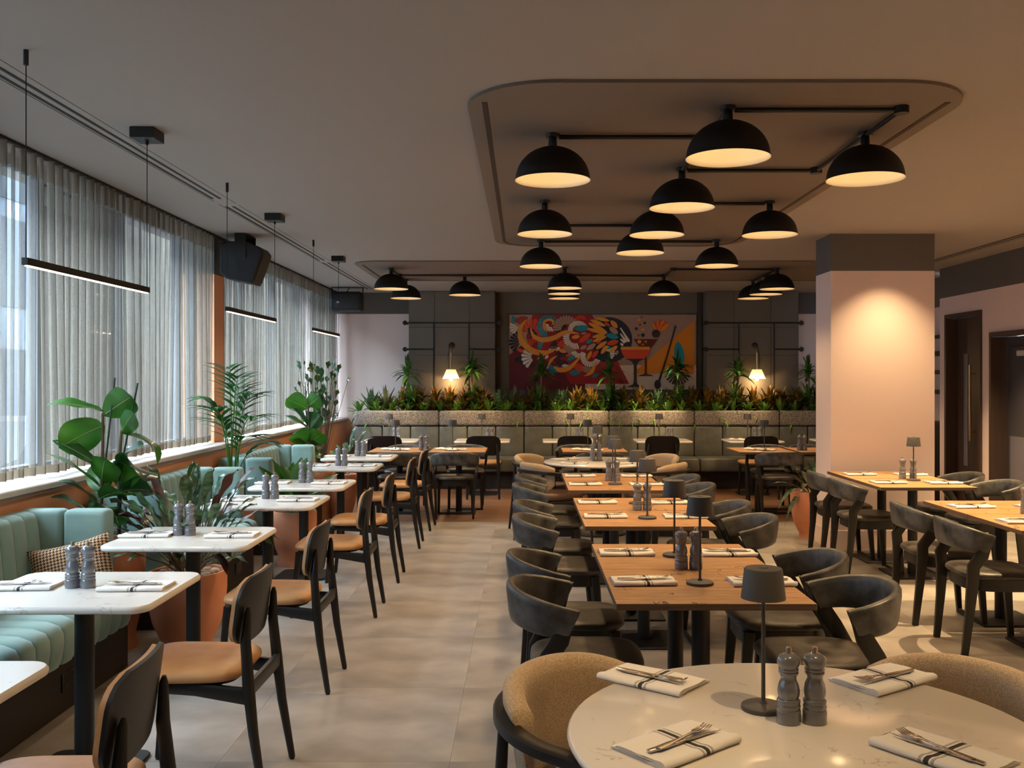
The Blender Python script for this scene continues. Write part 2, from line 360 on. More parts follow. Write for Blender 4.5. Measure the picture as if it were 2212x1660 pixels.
    def build(s, name, mats, parent=None, smooth=True, ang=38, loc=None):
        me = bpy.data.meshes.new(name); me.from_pydata(s.v, [], s.f)
        ms = mats if isinstance(mats, (list, tuple)) else [mats]
        for m in ms: me.materials.append(m)
        if len(ms) > 1: me.polygons.foreach_set('material_index', s.mi)
        me.validate(); me.update()
        bm = bmesh.new(); bm.from_mesh(me); bmesh.ops.recalc_face_normals(bm, faces=bm.faces); bm.to_mesh(me); bm.free()
        if smooth: me.shade_smooth(); me.set_sharp_from_angle(angle=radians(ang))
        o = bpy.data.objects.new(name, me); COL.objects.link(o)
        if parent is not None: o.parent = parent
        if loc is not None: o.location = loc
        return o
def rrect(w, d, r, n=4):
    def out(i):
        W, D, R = w/2-i, d/2-i, max(r-i, .0008); pts = []
        for cx, cy, a0 in ((W-R, D-R, 0), (-W+R, D-R, pi/2), (-W+R, -D+R, pi), (W-R, -D+R, 3*pi/2)):
            for k in range(n+1):
                a = a0+pi/2*k/n; pts.append((cx+R*cos(a), cy+R*sin(a)))
        return pts
    return out
def circ(r, n=32):
    return lambda i: [((r-i)*cos(2*pi*k/n), (r-i)*sin(2*pi*k/n)) for k in range(n)]
def at_(out, x, y): return lambda i: [(a+x, b+y) for a, b in out(i)]
def tag(o, label, cat, group=None, kind=None):
    o['label'] = label; o['category'] = cat
    if group: o['group'] = group
    if kind: o['kind'] = kind
    return o
def thing(name, label, cat, loc=(0,0,0), rz=0, group=None):
    o = bpy.data.objects.new(name, None); COL.objects.link(o); o.location = loc; o.rotation_euler = (0,0,rz)
    o.empty_display_size = .05
    return tag(o, label, cat, group)
KIDS = {}
def kids(o):
    return [c for c in COL.objects if c.parent == o]
def copy_tree(o, parent=None, cache={}):
    c = o.copy(); COL.objects.link(c)
    if parent is not None: c.parent = parent
    key = o.name
    if key not in cache: cache[key] = kids(o)
    for ch in cache[key]: copy_tree(ch, c, cache)
    return c
class Proto:                                      # first use moves the original, later uses copy it
    def __init__(s, root): s.root = root; s.used = False
    def put(s, loc, rz, label, group=None):
        o = s.root if not s.used else copy_tree(s.root)
        s.used = True
        o.location = loc; o.rotation_euler = (0,0,rz); o['label'] = label
        if group: o['group'] = group
        return o
ORD = ['first','second','third','fourth','fifth','sixth','seventh','eighth','ninth','tenth','eleventh','twelfth','thirteenth','fourteenth',
       'fifteenth','sixteenth','seventeenth','eighteenth','nineteenth','twentieth','twenty-first','twenty-second','twenty-third','twenty-fourth',
       'twenty-fifth','twenty-sixth','twenty-seventh','twenty-eighth','twenty-ninth','thirtieth','thirty-first','thirty-second']
def struct(g, name, mats, label, cat, smooth=False, parent=None):
    o = g.build(name, mats, parent, smooth)
    if parent is None: tag(o, label, cat, None, 'structure')
    return o

# ================================================================== SETTING
# floor: screed with tiles laid on it
fl = struct(G().box(-3.4, 6.2, -3.2, 15.2, -.10, -.004), 'floor', m_grout, 'wide restaurant floor of large grey-brown tiles', 'floor')
T = .94
tg = G().prism(rrect(T-.0006, T-.0006, .001, 1), [(0,-.004),(0,-.0006),(.0006,0)])
tile0 = None
def tile(x, y, m):
    global tile0
    if tile0 is None:
        o = tile0 = tg.build('floor_tile', m, fl, False); tile0['m'] = m.name
    else:
        key = m.name
        src = TM.get(key)
        if src is None:
            me = tile0.data.copy(); me.materials.clear(); me.materials.append(m); TM[key] = me; src = me
        o = tile0.copy(); o.data = src; COL.objects.link(o)
    TM.setdefault(m.name, o.data)
    o.location = (x, y, 0)
TM = {}
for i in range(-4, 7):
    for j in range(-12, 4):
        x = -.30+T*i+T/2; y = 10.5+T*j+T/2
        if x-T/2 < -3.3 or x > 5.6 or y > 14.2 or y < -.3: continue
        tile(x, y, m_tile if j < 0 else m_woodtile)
# ceiling
cl = struct(G().box(-3.4, 6.2, -3.2, 15.2, CEIL, CEIL+.12), 'ceiling', m_ceil, 'plain taupe painted ceiling over the whole room', 'ceiling')
# dropped flat rafts with a slot near their edges
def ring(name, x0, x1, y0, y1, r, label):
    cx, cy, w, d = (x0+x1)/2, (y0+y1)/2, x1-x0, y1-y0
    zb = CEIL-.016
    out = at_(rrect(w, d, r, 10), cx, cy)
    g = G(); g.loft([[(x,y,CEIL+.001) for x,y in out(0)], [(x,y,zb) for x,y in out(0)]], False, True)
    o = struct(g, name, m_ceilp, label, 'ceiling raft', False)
    i = .085; rr = r-.10; path = [(x0+i, y0+.30)]
    for ccx, ccy, a0, a1 in ((x0+i+rr, y1-i-rr, pi, pi/2), (x1-i-rr, y1-i-rr, pi/2, 0)):
        for k in range(9):
            a = a0+(a1-a0)*k/8; path.append((ccx+rr*cos(a), ccy+rr*sin(a)))
    path.append((x1-i, y0+.30))
    struct(G().bar([(x, y, zb-.001) for x, y in path], .013, .0016), 'edge_slot', m_slotb, '', '', False, o)
m_slotb = mat('raft_slot_brown', lin((58,42,30)), rough=.8)
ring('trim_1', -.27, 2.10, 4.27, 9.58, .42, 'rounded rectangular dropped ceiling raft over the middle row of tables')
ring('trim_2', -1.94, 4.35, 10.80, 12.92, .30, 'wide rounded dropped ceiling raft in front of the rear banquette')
# walls
wl = struct(G().box(-3.0, -2.73, -3.2, 14.83, 0, .915), 'wall_left', m_blush_warm, 'low blush wall, warm light put into its tint, below the curtained windows', 'wall')
struct(G().box(-3.15, -2.86, 8.90, 9.20, .915, 2.53), 'window_pier', m_blush_warm, '', '', False, wl)
struct(G().box(-3.15, -2.86, 8.90, 9.20, 2.53, CEIL), 'pier_top_band', m_greyband, '', '', False, wl)
struct(G().box(-3.4, -2.9, -3.2, 1.10, 0, CEIL), 'end_pier', m_pink, '', '', False, wl)
struct(G().box(-3.4, -3.15, 14.3, 15.2, 0, CEIL), 'corner_pier', m_pink, '', '', False, wl)
sg = G(); sg.cur = 0; sg.rbox(-3.0, -2.70, -3.2, 14.82, .935, .97, .008, 1); sg.cur = 1; sg.box(-2.985, -2.715, -3.2, 14.82, .913, .936)
struct(sg, 'trim_3', [m_sill, m_silledge], 'long pale stone window sill running under the curtains', 'sill', True)
bandz = 2.56
def twotone(name, x0, x1, y0, y1, label, zb=bandz, parent=None):
    g = G(); g.cur = 0; g.box(x0, x1, y0, y1, 0, zb); g.cur = 1; g.box(x0, x1, y0, y1, zb, CEIL)
    return struct(g, name, [m_pink, m_greyband], label, 'wall', False, parent)
wb = G(); wb.cur = 0; wb.box(-3.4, -1.74, 14.83, 15.1, 0, bandz); wb.box(4.16, 6.2, 14.83, 15.1, 0, bandz)
wb.cur = 1; wb.box(-3.4, -1.74, 14.83, 15.1, bandz, CEIL); wb.box(4.16, 6.2, 14.83, 15.1, bandz, CEIL)
wb.cur = 2; wb.box(-1.74, 4.16, 14.83, 15.1, 0, CEIL)
wbo = struct(wb, 'wall_back', [m_pink, m_greyband, m_olive], 'rear wall, blush at the ends and grey-green behind the mural', 'wall')
for x0, x1 in ((-1.737, -.427), (2.76, 4.16)):
    p = struct(G().box(x0, x1, 14.57, 14.83, 0, CEIL), 'wall_panel', m_olive, '', '', False, wbo)
    # panel boards on its face; their joints imitate the trellis rods' cast shadows
    xs = [x0+.005, x0+(x1-x0)*.30, x0+(x1-x0)*.70, x1-.005]
    zs = [.9, 1.92, 2.34, CEIL-.002]
    for a in range(3):
        for b in range(3):
            struct(G().rbox(xs[a]+.002, xs[a+1]-.002, 14.552, 14.575, zs[b]+.002, zs[b+1]-.002, .003, 1), 'panel', m_olive, '', '', True, p)
for x0, x1 in ((-.42, -.36), (2.675, 2.745)):
    struct(G().box(x0, x1, 14.79, 14.835, 0, CEIL), 'trim_strip', m_olived, '', '', False, wbo)
# right wall with its two door openings
wr = G()
def rw(y0, y1, z0, z1):
    if z1 <= 2.53: wr.cur = 0; wr.box(5.04, 5.30, y0, y1, z0, z1)
    elif z0 >= 2.53: wr.cur = 1; wr.box(5.04, 5.30, y0, y1, z0, z1)
    else: rw(y0, y1, z0, 2.53); rw(y0, y1, 2.53, z1)
rw(-3.2, 9.1, 0, CEIL); rw(9.1, 10.38, 2.06, CEIL); rw(10.38, 10.58, 0, CEIL); rw(10.58, 11.48, 2.32, CEIL); rw(11.48, 11.66, 0, CEIL)
struct(wr, 'wall_right', [m_pink, m_greyband], 'blush right-hand wall with a dark band along the ceiling', 'wall')
twotone('wall_alcove', 5.44, 5.7, 11.4, 15.1, 'short blush alcove wall behind the column holding shelves', 2.50)
struct(G().box(-3.4, 6.2, -3.3, -3.1, 0, CEIL), 'wall_front', m_pink, 'blush wall behind the viewer', 'wall')
# doors
def door(n, y0, y1, top, label, mleaf, leafx):
    f = G(); t = .045
    f.box(5.015, 5.30, y0, y0+t, 0, top); f.box(5.015, 5.30, y1-t, y1, 0, top); f.box(5.015, 5.30, y0+t, y1-t, top-t, top)
    o = struct(f, 'door_%d' % n, m_door, label, 'door')
    lf = G().box(leafx, leafx+.045, y0+t+.004, y1-t-.004, .006, top-t-.004).build('door_leaf', mleaf, o, False)
    return o, lf
d1, l1 = door(1, 10.58, 11.48, 2.32, 'tall dark brown door with a long vertical handle beside the column', m_door, 5.15)
g = G().tube([(5.09, 10.98, .85), (5.09, 10.98, 1.72)], .014, 8); g.tube([(5.15,10.98,.95),(5.09,10.98,.95)], .008, 6); g.tube([(5.15,10.98,1.62),(5.09,10.98,1.62)], .008, 6)
g.build('handle', m_brass, l1)
G().box(5.143, 5.152, 11.15, 11.25, .55, 1.85).build('vision_panel', m_kick, l1, False)
d2, l2 = door(2, 9.10, 10.38, 2.06, 'grey door with an overhead closer in a brown frame', m_doorgrey, 5.20)
G().rbox(5.165, 5.205, 9.75, 10.10, 1.80, 1.86, .008, 1).build('door_closer', m_white, l2)
G().bar([(5.17, 9.9, 1.885), (5.17, 10.2, 1.90)], .006, .012).build('closer_arm', m_steel, l2)
G().box(5.192, 5.202, 9.2, 10.28, .02, .95).build('kick_plate', m_kick, l2, False)
# baseboards
struct(G().box(5.025, 5.042, 2.0, 9.1, 0, .10), 'baseboard_right', m_pink, 'blush skirting board along the right wall', 'baseboard')
# column
cg = G(); cg.cur = 0; cg.box(2.815, 3.765, 8.82, 9.27, 0, 2.55); cg.cur = 1; cg.box(2.815, 3.765, 8.82, 9.27, 2.55, CEIL)
co = struct(cg, 'column', [m_pink, m_greyband], 'square blush column with a grey top band, lit from above', 'column')
struct(G().box(2.803, 3.777, 8.808, 9.282, 0, .17), 'column_skirting', m_pink, '', '', False, co)
# shelves and cupboard in the alcove
for i, z in enumerate((2.09, 1.86, 1.62, 1.37)):
    tag(G().box(5.20, 5.438, 11.75, 13.2, z, z+.022 if i == 0 else z+.05).build('wall_shelf', m_black, None, False),
        ORD[i]+' dark shelf from the top in the alcove behind the column', 'shelf', 'alcove shelves')
cb = thing('cupboard', 'low dark cupboard under the alcove shelves', 'cupboard', (5.3, 12.5, 0))
G().box(-.14, .135, -.75, .75, 0.002, 1.01).build('body', m_black, cb, False); G().box(-.155, -.142, -.74, -.01, .05, .98).build('cupboard_door', m_black, cb, False); G().box(-.155, -.142, .01, .74, .05, .98).build('cupboard_door', m_black, cb, False)
# windows
def window(n, y0, y1, step, start, label):
    g = G(); X0, X1 = -3.11, -3.04
    g.box(X0, X1, y0, y1, .97, 1.03); g.box(X0, X1, y0, y1, 2.83, CEIL)
    o = struct(g, 'window_%d' % n, m_frame, label, 'window')
    ys = [y0]; y = start
    while y < y1-.3:
        if y > y0+.3: ys.append(y)
        y += step
    ys.append(y1)
    for i, yy in enumerate(ys):
        struct(G().box(X0, X1, max(y0, yy-.04), min(y1, yy+.04), 1.03, 2.83), 'mullion', m_frame, '', '', False, o)
    for a, b in zip(ys, ys[1:]):
        gp = G(); k = gp.add([(-3.075, a, 1.03), (-3.075, b, 1.03), (-3.075, b, 2.83), (-3.075, a, 2.83)]); gp.face((k, k+1, k+2, k+3))
        gp.build('pane', m_glass, o, False)
window(1, 1.10, 8.90, 1.24, 1.10, 'long glazed window behind the nearer sheer curtain')
window(2, 9.20, 14.30, 1.27, 9.2, 'long glazed window behind the far sheer curtains')
# street outside
struct(G().box(-30, -3.6, -12, 45, -.6, -.4), 'road', m_asphalt, 'grey street outside the windows', 'street')
fa = struct(G().box(-13, -11, -8, 23.5, -.4, 7.6), 'facade_near', m_facade, 'pale shop building across the street', 'building')
for i in range(9):
    y = -4+i*3.0
    for z in (.3, 3.1, 5.4):
        struct(G().box(-11.02, -10.97, y, y+2.0, z, z+1.9), 'shop_window', m_outglass, '', '', False, fa)
for y in (8.0, 17.2): struct(G().box(-10.99, -10.90, y, y+2.2, 2.45, 2.85), 'sign_board', m_red, '', '', False, fa)
struct(G().box(-13, -9.5, 24, 60, -.4, 9), 'facade_far', m_facade2, 'brown brick building further along the street', 'building')
# parked car seen faintly through the curtain
car = thing('car', 'pale parked car seen faintly through the nearest curtain', 'car', (-7.2, 13.2, -.4))
def cprof(x, s=1): return [(x, -2.1, .25), (x, -2.1, .62), (x, -1.9, .82), (x, -1.0, .95), (x, -.5, 1.40), (x, .9, 1.42), (x, 1.55, 1.0), (x, 2.1, .9), (x, 2.15, .25)]
G().loft([[(a*.94, b, c) for a, b, c in cprof(-.85)], cprof(-.7), cprof(.7), [(a*.94, b, c) for a, b, c in cprof(.85)]]).build('body', m_car, car)
for sx in (-.78, .78):
    for yy in (-1.3, 1.35):
        gg = G(); gg.lathe([(.0,-.1),(.31,-.1),(.32,-.06),(.32,.06),(.31,.1),(0.0,.1)], 16)
        ww = gg.build('wheel', m_black, car); ww.rotation_euler = (0, pi/2, 0); ww.location = (sx, yy, .32)
G().box(-.815, .815, -.35, .85, 1.0, 1.32).build('side_glass', m_outglass, car, False)

# curtains
def curtain(y0, y1, label, seed, X=-2.86):
    rnd = random.Random(seed); L = y1-y0; nf = int(L/.105)
    root = thing('sheer_curtain', label, 'curtain', (X, y0, 0), 0, 'sheer linen curtains')
    ph = [rnd.uniform(.75, 1.25) for _ in range(nf+2)]; am = [rnd.uniform(.6, 1.25) for _ in range(nf+2)]
    def pos(u, z):
        t = u*nf; k = int(t); fr = t-k; k2 = min(k, nf)
        a = .036*am[k2]
        x = a*sin(2*pi*fr)
        d = max(0, (2.6-z)/1.6)
        x += .016*d*sin(u*L*5.1+seed)+.012*d*sin(u*L*11.3+2*seed)
        return Vector((x, u*L+.022*cos(2*pi*fr)*ph[k2], z))
    n = nf*8
    G().sheet(lambda u, v: pos(u, 1.045+(2.74-1.045)*v), n, 6).build('curtain_panel', m_sheer, root, True, 180)
    G().sheet(lambda u, v: pos(u, 2.74+(2.872-2.74)*v), n, 1).build('heading', m_header, root, True, 180)
    G().sheet(lambda u, v: pos(u, .995+.05*v), n, 1).build('hem', m_hem, root, True, 180)
    return root
curtain(1.2, 8.86, 'long sheer linen curtain on the nearer window, in soft pleats', 3)
curtain(9.16, 12.1, 'sheer linen curtain behind the first speaker, middle of the window wall', 5)
curtain(12.12, 14.62, 'sheer linen curtain at the far end beside the rear wall', 9)
tag(G().box(-2.885, -2.835, .5, 14.75, CEIL-.016, CEIL-.001).build('curtain_track', m_slot, None, False), 'thin black curtain track along the ceiling edge', 'curtain track')

# ceiling slot diffusers
def slot(x, y0, y1, label):
    r = thing('slot_diffuser', label, 'air vent', (x, 0, CEIL), 0, 'linear slot diffusers in the ceiling')
    for dx in (-.028, .028): G().box(dx-.009, dx+.009, y0, y1, -.003, .001).build('slot', m_slot, r, False)
    G().box(-.055, -.052, y0-.1, y1+.1, -.0015, .001).build('frame_edge', m_slot, r, False); 
    G().box(.085, .087, y0-.05, y1+.2, -.0015, .001).build('frame_edge', m_slot, r, False)
slot(-2.265, .5, 7.10, 'nearest black double slot vent in the ceiling by the windows')
slot(-2.265, 7.42, 10.80, 'middle black double slot vent in the ceiling by the windows')
slot(-2.265, 11.0, 14.2, 'farthest black double slot vent in the ceiling by the windows')
slot(4.62, 6.0, 14.0, 'fine black double slot vent in the ceiling by the doors')

# ================================================================== FURNITURE PROTOTYPES
# ---- tables
def table_proto(kind, name, label, cat='table'):
    r = thing(name, label, cat)
    if kind == 'stone':
        out = rrect(.745, .66, .075, 6); th = .028
        G().prism(out, [(.012,TAB-th),(.003,TAB-th+.005),(0,TAB-th+.013),(.002,TAB-.006),(.009,TAB)]).build('tabletop', m_marble, r)
    elif kind == 'oak':
        g = G(); o = rrect(.742, .645, .003, 1); g.cur = 1
        rings = [[(x,y,z) for x,y in o(i)] for i,z in ((0,TAB-.024),(0,TAB-.002),(.002,TAB))]
        g.loft(rings, True, False); g.cur = 0; n = g.add(rings[-1]); g.face([n+i for i in range(len(rings[-1]))])
        g.build('tabletop', [m_oak, m_oakedge], r)
    else:
        G().prism(circ(.56, 72), [(.014,TAB-.026),(.003,TAB-.020),(0,TAB-.012),(.003,TAB-.004),(.009,TAB)]).build('tabletop', m_marble, r)
    tb = TAB-(.028 if kind == 'stone' else .024 if kind == 'oak' else .026)
    G().lathe([(.037,.012),(.037,tb-.012)], 20).build('pedestal', m_black, r)
    if kind == 'round':
        G().prism(circ(.27, 40), [(0,0),(0,.007),(.006,.012)]).build('base_plate', m_black, r)
        G().prism(circ(.18, 28), [(0,tb-.012),(0,tb)]).build('mounting_plate', m_black, r)
    else:
        G().prism(rrect(.40, .40, .05 if kind == 'stone' else .004, 3), [(0,0),(0,.010),(.003,.013)]).build('base_plate', m_black, r)
        G().prism(rrect(.30, .30, .05, 3), [(0,tb-.012),(0,tb)]).build('mounting_plate', m_black, r)
    return Proto(r)
P_stone = table_proto('stone', 'white_table', 'x')
P_oak = table_proto('oak', 'oak_table', 'x')
P_round = table_proto('round', 'round_table', 'x')

# ---- tan side chair, facing +x, origin on the floor below the seat centre
def side_chair():
    r = thing('side_chair', 'x', 'chair')
    bx = lambda y, z: -.196-.13*(z-.60)+.55*y*y
    def back(th0, off, ins, nm, m, thick):
        W, H, R = .445-2*ins, .255-2*ins, .085-ins
        def pt(u, v):
            # map the unit square onto a rounded rectangle
            a = (u*2-1); b = (v*2-1)
            hw = W/2; hh = H/2
            ky = hw-R*(1-sqrt(max(0, 1-max(0, (abs(b)*hh-(hh-R))/R)**2)))
            y = a*ky; z = .692+b*hh
            return Vector((bx(y, z)+off, y, z))
        return G().sheet(pt, 18, 14, thick).build(nm, m, r, True, 60)
    sh = back(0, 0, 0, 'backrest', m_blackwood, .012)
    back(0, .017, .006, 'back_pad', m_tan, .016)
    # seat pad
    def so(i):
        pts = []
        for k in range(40):
            a = 2*pi*k/40; c, s_ = cos(a), sin(a); e = .42
            x = (abs(c)**e)*(1 if c > 0 else -1)*(.222-i); y = (abs(s_)**e)*(1 if s_ > 0 else -1)*(.225-i)*(1+.06*(x/.222))
            pts.append((x+.035, y))
        return pts
    G().prism(so, [(.03,.436),(.006,.441),(0,.452),(.002,.466),(.012,.477),(.035,.484),(.09,.486)]).build('seat', m_tan, r, True, 60)
    G().prism(lambda i: [(x*.86, y*.86) for x, y in so(i)], [(0,.425),(0,.437)]).build('seat_board', m_blackwood, r)
    for s in (-1, 1):
        G().tube([(-.285,s*.208,.008),(-.245,s*.200,.25),(-.226,s*.196,.42),(-.212,s*.186,.58),(-.217,s*.176,.69),(-.219,s*.173,.712)], [.0135,.019,.0225,.020,.013,.006], 12).build('leg', m_blackwood, r, True, 60)
        G().tube([(.262,s*.196,.008),(.237,s*.186,.25),(.222,s*.178,.425)], [.0135,.0175,.020], 12).build('leg', m_blackwood, r, True, 60)
        G().bar([(-.232,s*.192,.385),(-.03,s*.19,.412),(.225,s*.176,.418)], .012, .030, [1,(1,.75),(1,.5)]).build('side_rail', m_blackwood, r)
        G().lathe([(.010,0),(.010,.010)], 8, (-.2855,s*.208,0)).build('foot', m_black, r); G().lathe([(.010,0),(.010,.010)], 8, (.263,s*.196,0)).build('foot', m_black, r)
    G().bar([(-.231,-.19,.415),(-.231,.19,.415)], .011, .027).build('cross_rail', m_blackwood, r)
    G().bar([(.216,-.17,.41),(.216,.17,.41)], .011, .018).build('cross_rail', m_blackwood, r)
    return Proto(r)
P_side = side_chair()

# ---- low-back leather chair, facing +x
def tub_chair(x0=-.075, dp=.215, lb=-.235, lt=0.0):
    r = thing('low_back_chair', 'x', 'chair')
    A = 1.06
    def plan(t, grow=0):
        a = t*pi/2*A
        return (x0-(dp+grow)*(max(0, cos(a)))**.85+(.05*(abs(t)-.9)*10 if abs(t) > .9 else 0)*.3, (.246+grow)*sin(a))
    def mid(u, v):
        t = u*2-1; k = abs(t)**2.2
        zt = .752-.066*k; zb = .600-.022*k
        z = zb+(zt-zb)*v
        g = .016*(v-.3)
        x, y = plan(t, g)
        x += (.052*(v-.5))*(max(0, abs(t)-.45)/.55)**1.3      # slanted ends
        return Vector((x, y, z))
    # closed padded band: elliptical section swept through mid()
    rings = []
    n = 30
    for i in range(n+1):
        u = i/n; b, t_ = mid(u, 0), mid(u, 1)
        m0 = mid(max(0, u-.02), .5); m1 = mid(min(1, u+.02), .5)
        tang = (m1-m0); tang.z = 0; tang.normalize(); nrm = Vector((tang.y, -tang.x, 0))
        ring = []
        prof = [(-1,0,.35),(-.9,0,.8),(-.55,0,1),(0,0,1),(.55,0,1),(.86,0,.85),(.97,0,.5),(1,0,0)]
        h = .019
        up = [((p[0]+1)/2, p[2]) for p in prof]
        for f, wd in up: ring.append(b+(t_-b)*f+nrm*h*wd)
        for f, wd in up[::-1][1:]: ring.append(b+(t_-b)*f-nrm*h*wd)
        rings.append(ring)
    G().loft(rings).build('backrest', m_leather, r, True, 65)
    for e, u in ((0, .004), (1, .996)):
        b, t_ = mid(u, 0), mid(u, 1); sx = Vector((.004, 0, 0))
        k = mid(.03 if e == 0 else .97, .5)-mid(u, .5); k.z = 0; k.normalize(); nn = Vector((k.y, -k.x, 0))
        pts = []
        for f, wd in [(0,.5),(.5,1.1),(1,.4),(1,-.4),(.5,-1.1),(0,-.5)]: pts.append(b+(t_-b)*f+nn*.019*wd)
        G().tube(pts, .0035, 6, closed=True).build('piping', m_leather, r)
    def so(i):
        pts = []
        for k in range(44):
            a = 2*pi*k/44; c, s_ = cos(a), sin(a); e = .5 if c > 0 else .72
            x = (abs(c)**e)*(1 if c > 0 else -1)*(.225-i); y = (abs(s_)**.55)*(1 if s_ > 0 else -1)*(.232-i)
            pts.append((x+.005, y))
        return pts
    G().prism(so, [(.03,.428),(.008,.433),(0,.443),(.002,.456),(.012,.466),(.045,.472),(.10,.471)]).build('seat', m_seatleather, r, True, 60)
    G().prism(lambda i: so(i+.022), [(0,.365),(0,.43)]).build('apron', m_blackwood, r, True, 50)
    for s in (-1, 1):
        G().bar([(lb,s*.205,.001),(lb+.025,s*.212,.25),(-.192,s*.222,.43),(-.150+lt,s*.238,.51),(-.106+lt,s*.2465,.575),(-.077+lt,s*.2475,.662)], .024, .0145, [(.75,.85),(1,1),(1.35,1),(1.35,1),(1.4,1),(1.15,.7)], up=(0,1,0)).build('leg', m_blackwood, r, True, 30)
        G().bar([(.205,s*.196,.001),(.188,s*.192,.22),(.172,s*.186,.42)], .021, .016, [(.75,.9),(1,1),(1.25,1.1)], up=(0,1,0)).build('leg', m_blackwood, r, True, 30)
    G().bar([(.203,-.196,.012),(.203,.196,.012)], .009, .010).build('floor_runner', m_black, r)
    return Proto(r)
P_tub = tub_chair()
P_low = tub_chair(-.125, .145, -.23, -.045)

# ---- upholstered armchair with a bent wooden arm rail, facing +x
def arm_chair():
    r = thing('armchair', 'x', 'chair')
    R0 = .285
    def pl(t, rr, k=1.0):
        a = t*radians(98)
        return (-.03-rr*cos(a)*1.02 if abs(a) < pi/2 else -.03+rr*1.9*(abs(a)-pi/2), rr*sin(a) if abs(a) < pi/2 else rr*(1 if a > 0 else -1))
    # padded fabric shell
    rings = []; n = 34
    for i in range(n+1):
        t = (i/n*2-1)*.64; k = (abs(t)/.64)**3
        x, y = pl(t, R0-.018); nx, ny = (x+.03), y; l = sqrt(nx*nx+ny*ny); nx, ny = nx/l, ny/l
        zt = .766-.046*k; zb = .455+.10*k
        ring = []
        for f, o in ((0,.2),(.1,.9),(.4,1.05),(.70,1.15),(.86,1.9),(.95,1.7),(1,.6),(1,-.6),(.95,-1.5),(.86,-1.8),(.70,-1.2),(.4,-1),(.1,-.9),(0,-.2)):
            off = .017*o+.03*(f-.6)
            ring.append((x+nx*off, y+ny*off, zb+(zt-zb)*f))
        rings.append(ring)
    G().loft(rings).build('back_shell', m_tweed, r, True, 80)
    # arm rail, flat bent wood outside the shell
    path = []; m = 40
    for i in range(m+1):
        t = (i/m*2-1)*1.0; a = t
        x, y = pl(t*1.22, R0+.022)
        path.append((x, y, .672+.014*cos(t*pi)))
    sc = [((.75 if j < 2 or j > m-2 else 1), 1) for j in range(m+1)]
    G().bar(path, .025, .015, sc).build('arm_rail', m_blackwood, r, True, 40)
    def so(i):
        pts = []
        for k in range(40):
            a = 2*pi*k/40; c, s_ = cos(a), sin(a); e = .5 if c > 0 else .9
            pts.append(((abs(c)**e)*(1 if c > 0 else -1)*(.235-i)+.005, (abs(s_)**.6)*(1 if s_ > 0 else -1)*(.232-i)))
        return pts
    G().prism(so, [(.02,.41),(.004,.416),(0,.44),(.004,.458),(.02,.468),(.07,.472)]).build('seat', m_brownseat, r, True, 60)
    G().prism(lambda i: so(i+.025), [(0,.36),(0,.412)]).build('apron', m_blackwood, r)
    for s in (-1, 1):
        G().tube([(-.325,s*.215,0),(-.28,s*.205,.36),(-.262,s*.20,.665)], [.012,.019,.015], 10).build('leg', m_blackwood, r, True, 60)
        G().tube([(.235,s*.295,0),(.20,s*.300,.36),(.185,s*.307,.665)], [.012,.018,.014], 10).build('leg', m_blackwood, r, True, 60)
        G().bar([(-.275,s*.20,.385),(.20,s*.298,.385)], .010, .022).build('side_rail', m_blackwood, r)
    return Proto(r)
P_arm = arm_chair()

# ---- cordless table lamp
def table_lamp():
    r = thing('table_lamp', 'x', 'lamp')
    G().lathe([(.0,0),(.0545,0),(.0555,.003),(.054,.010),(.048,.013),(.010,.015),(.0075,.022),(0,.022)], 32).build('base', m_lamp, r)
    G().tube([(0,0,.018),(0,0,.30)], .0052, 10).build('pole', m_lamp, r)
    g = G().lathe([(.0555,.279),(.0475,.351),(.0455,.3545),(.012,.3555),(.011,.3575),(0,.3575)], 36, cap0=False); g.lathe([(.0535,.279),(.0465,.348),(0,.3505)], 36, cap0=False, cap1=False)
    g.lathe([(.0555,.279),(.0535,.279)], 36, cap0=False, cap1=False)
    g.build('lamp_shade', m_lamp, r, True, 40)
    return Proto(r)
P_lamp = table_lamp()
# ---- pepper mill
def mill():
    r = thing('pepper_mill', 'x', 'pepper mill')
    G().lathe([(0,0),(.0285,0),(.029,.002),(.029,.030),(.0275,.033),(.0265,.034),(.0282,.037),(.0282,.043),(.0262,.046),(.0262,.047),(.0278,.050),(.0278,.055),(.0255,.058),
               (.0235,.060),(.0262,.070),(.0265,.080),(.0235,.094),(.0190,.104),(.0185,.110),(.0215,.117),(.0235,.119),(.0238,.123),(.0218,.125),(.0238,.127),(.0238,.131),(.0225,.133),
               (.0225,.1345),(.0255,.139),(.0280,.146),(.0275,.154),(.0220,.162),(.0120,.167),(0,.168)], 24).build('body', m_mill, r, True, 50)
    G().lathe([(0,.166),(.0068,.166),(.0072,.178),(.0062,.182),(0,.1825)], 14).build('knob', m_knob, r, True, 40)
    return Proto(r)
P_mill = mill()
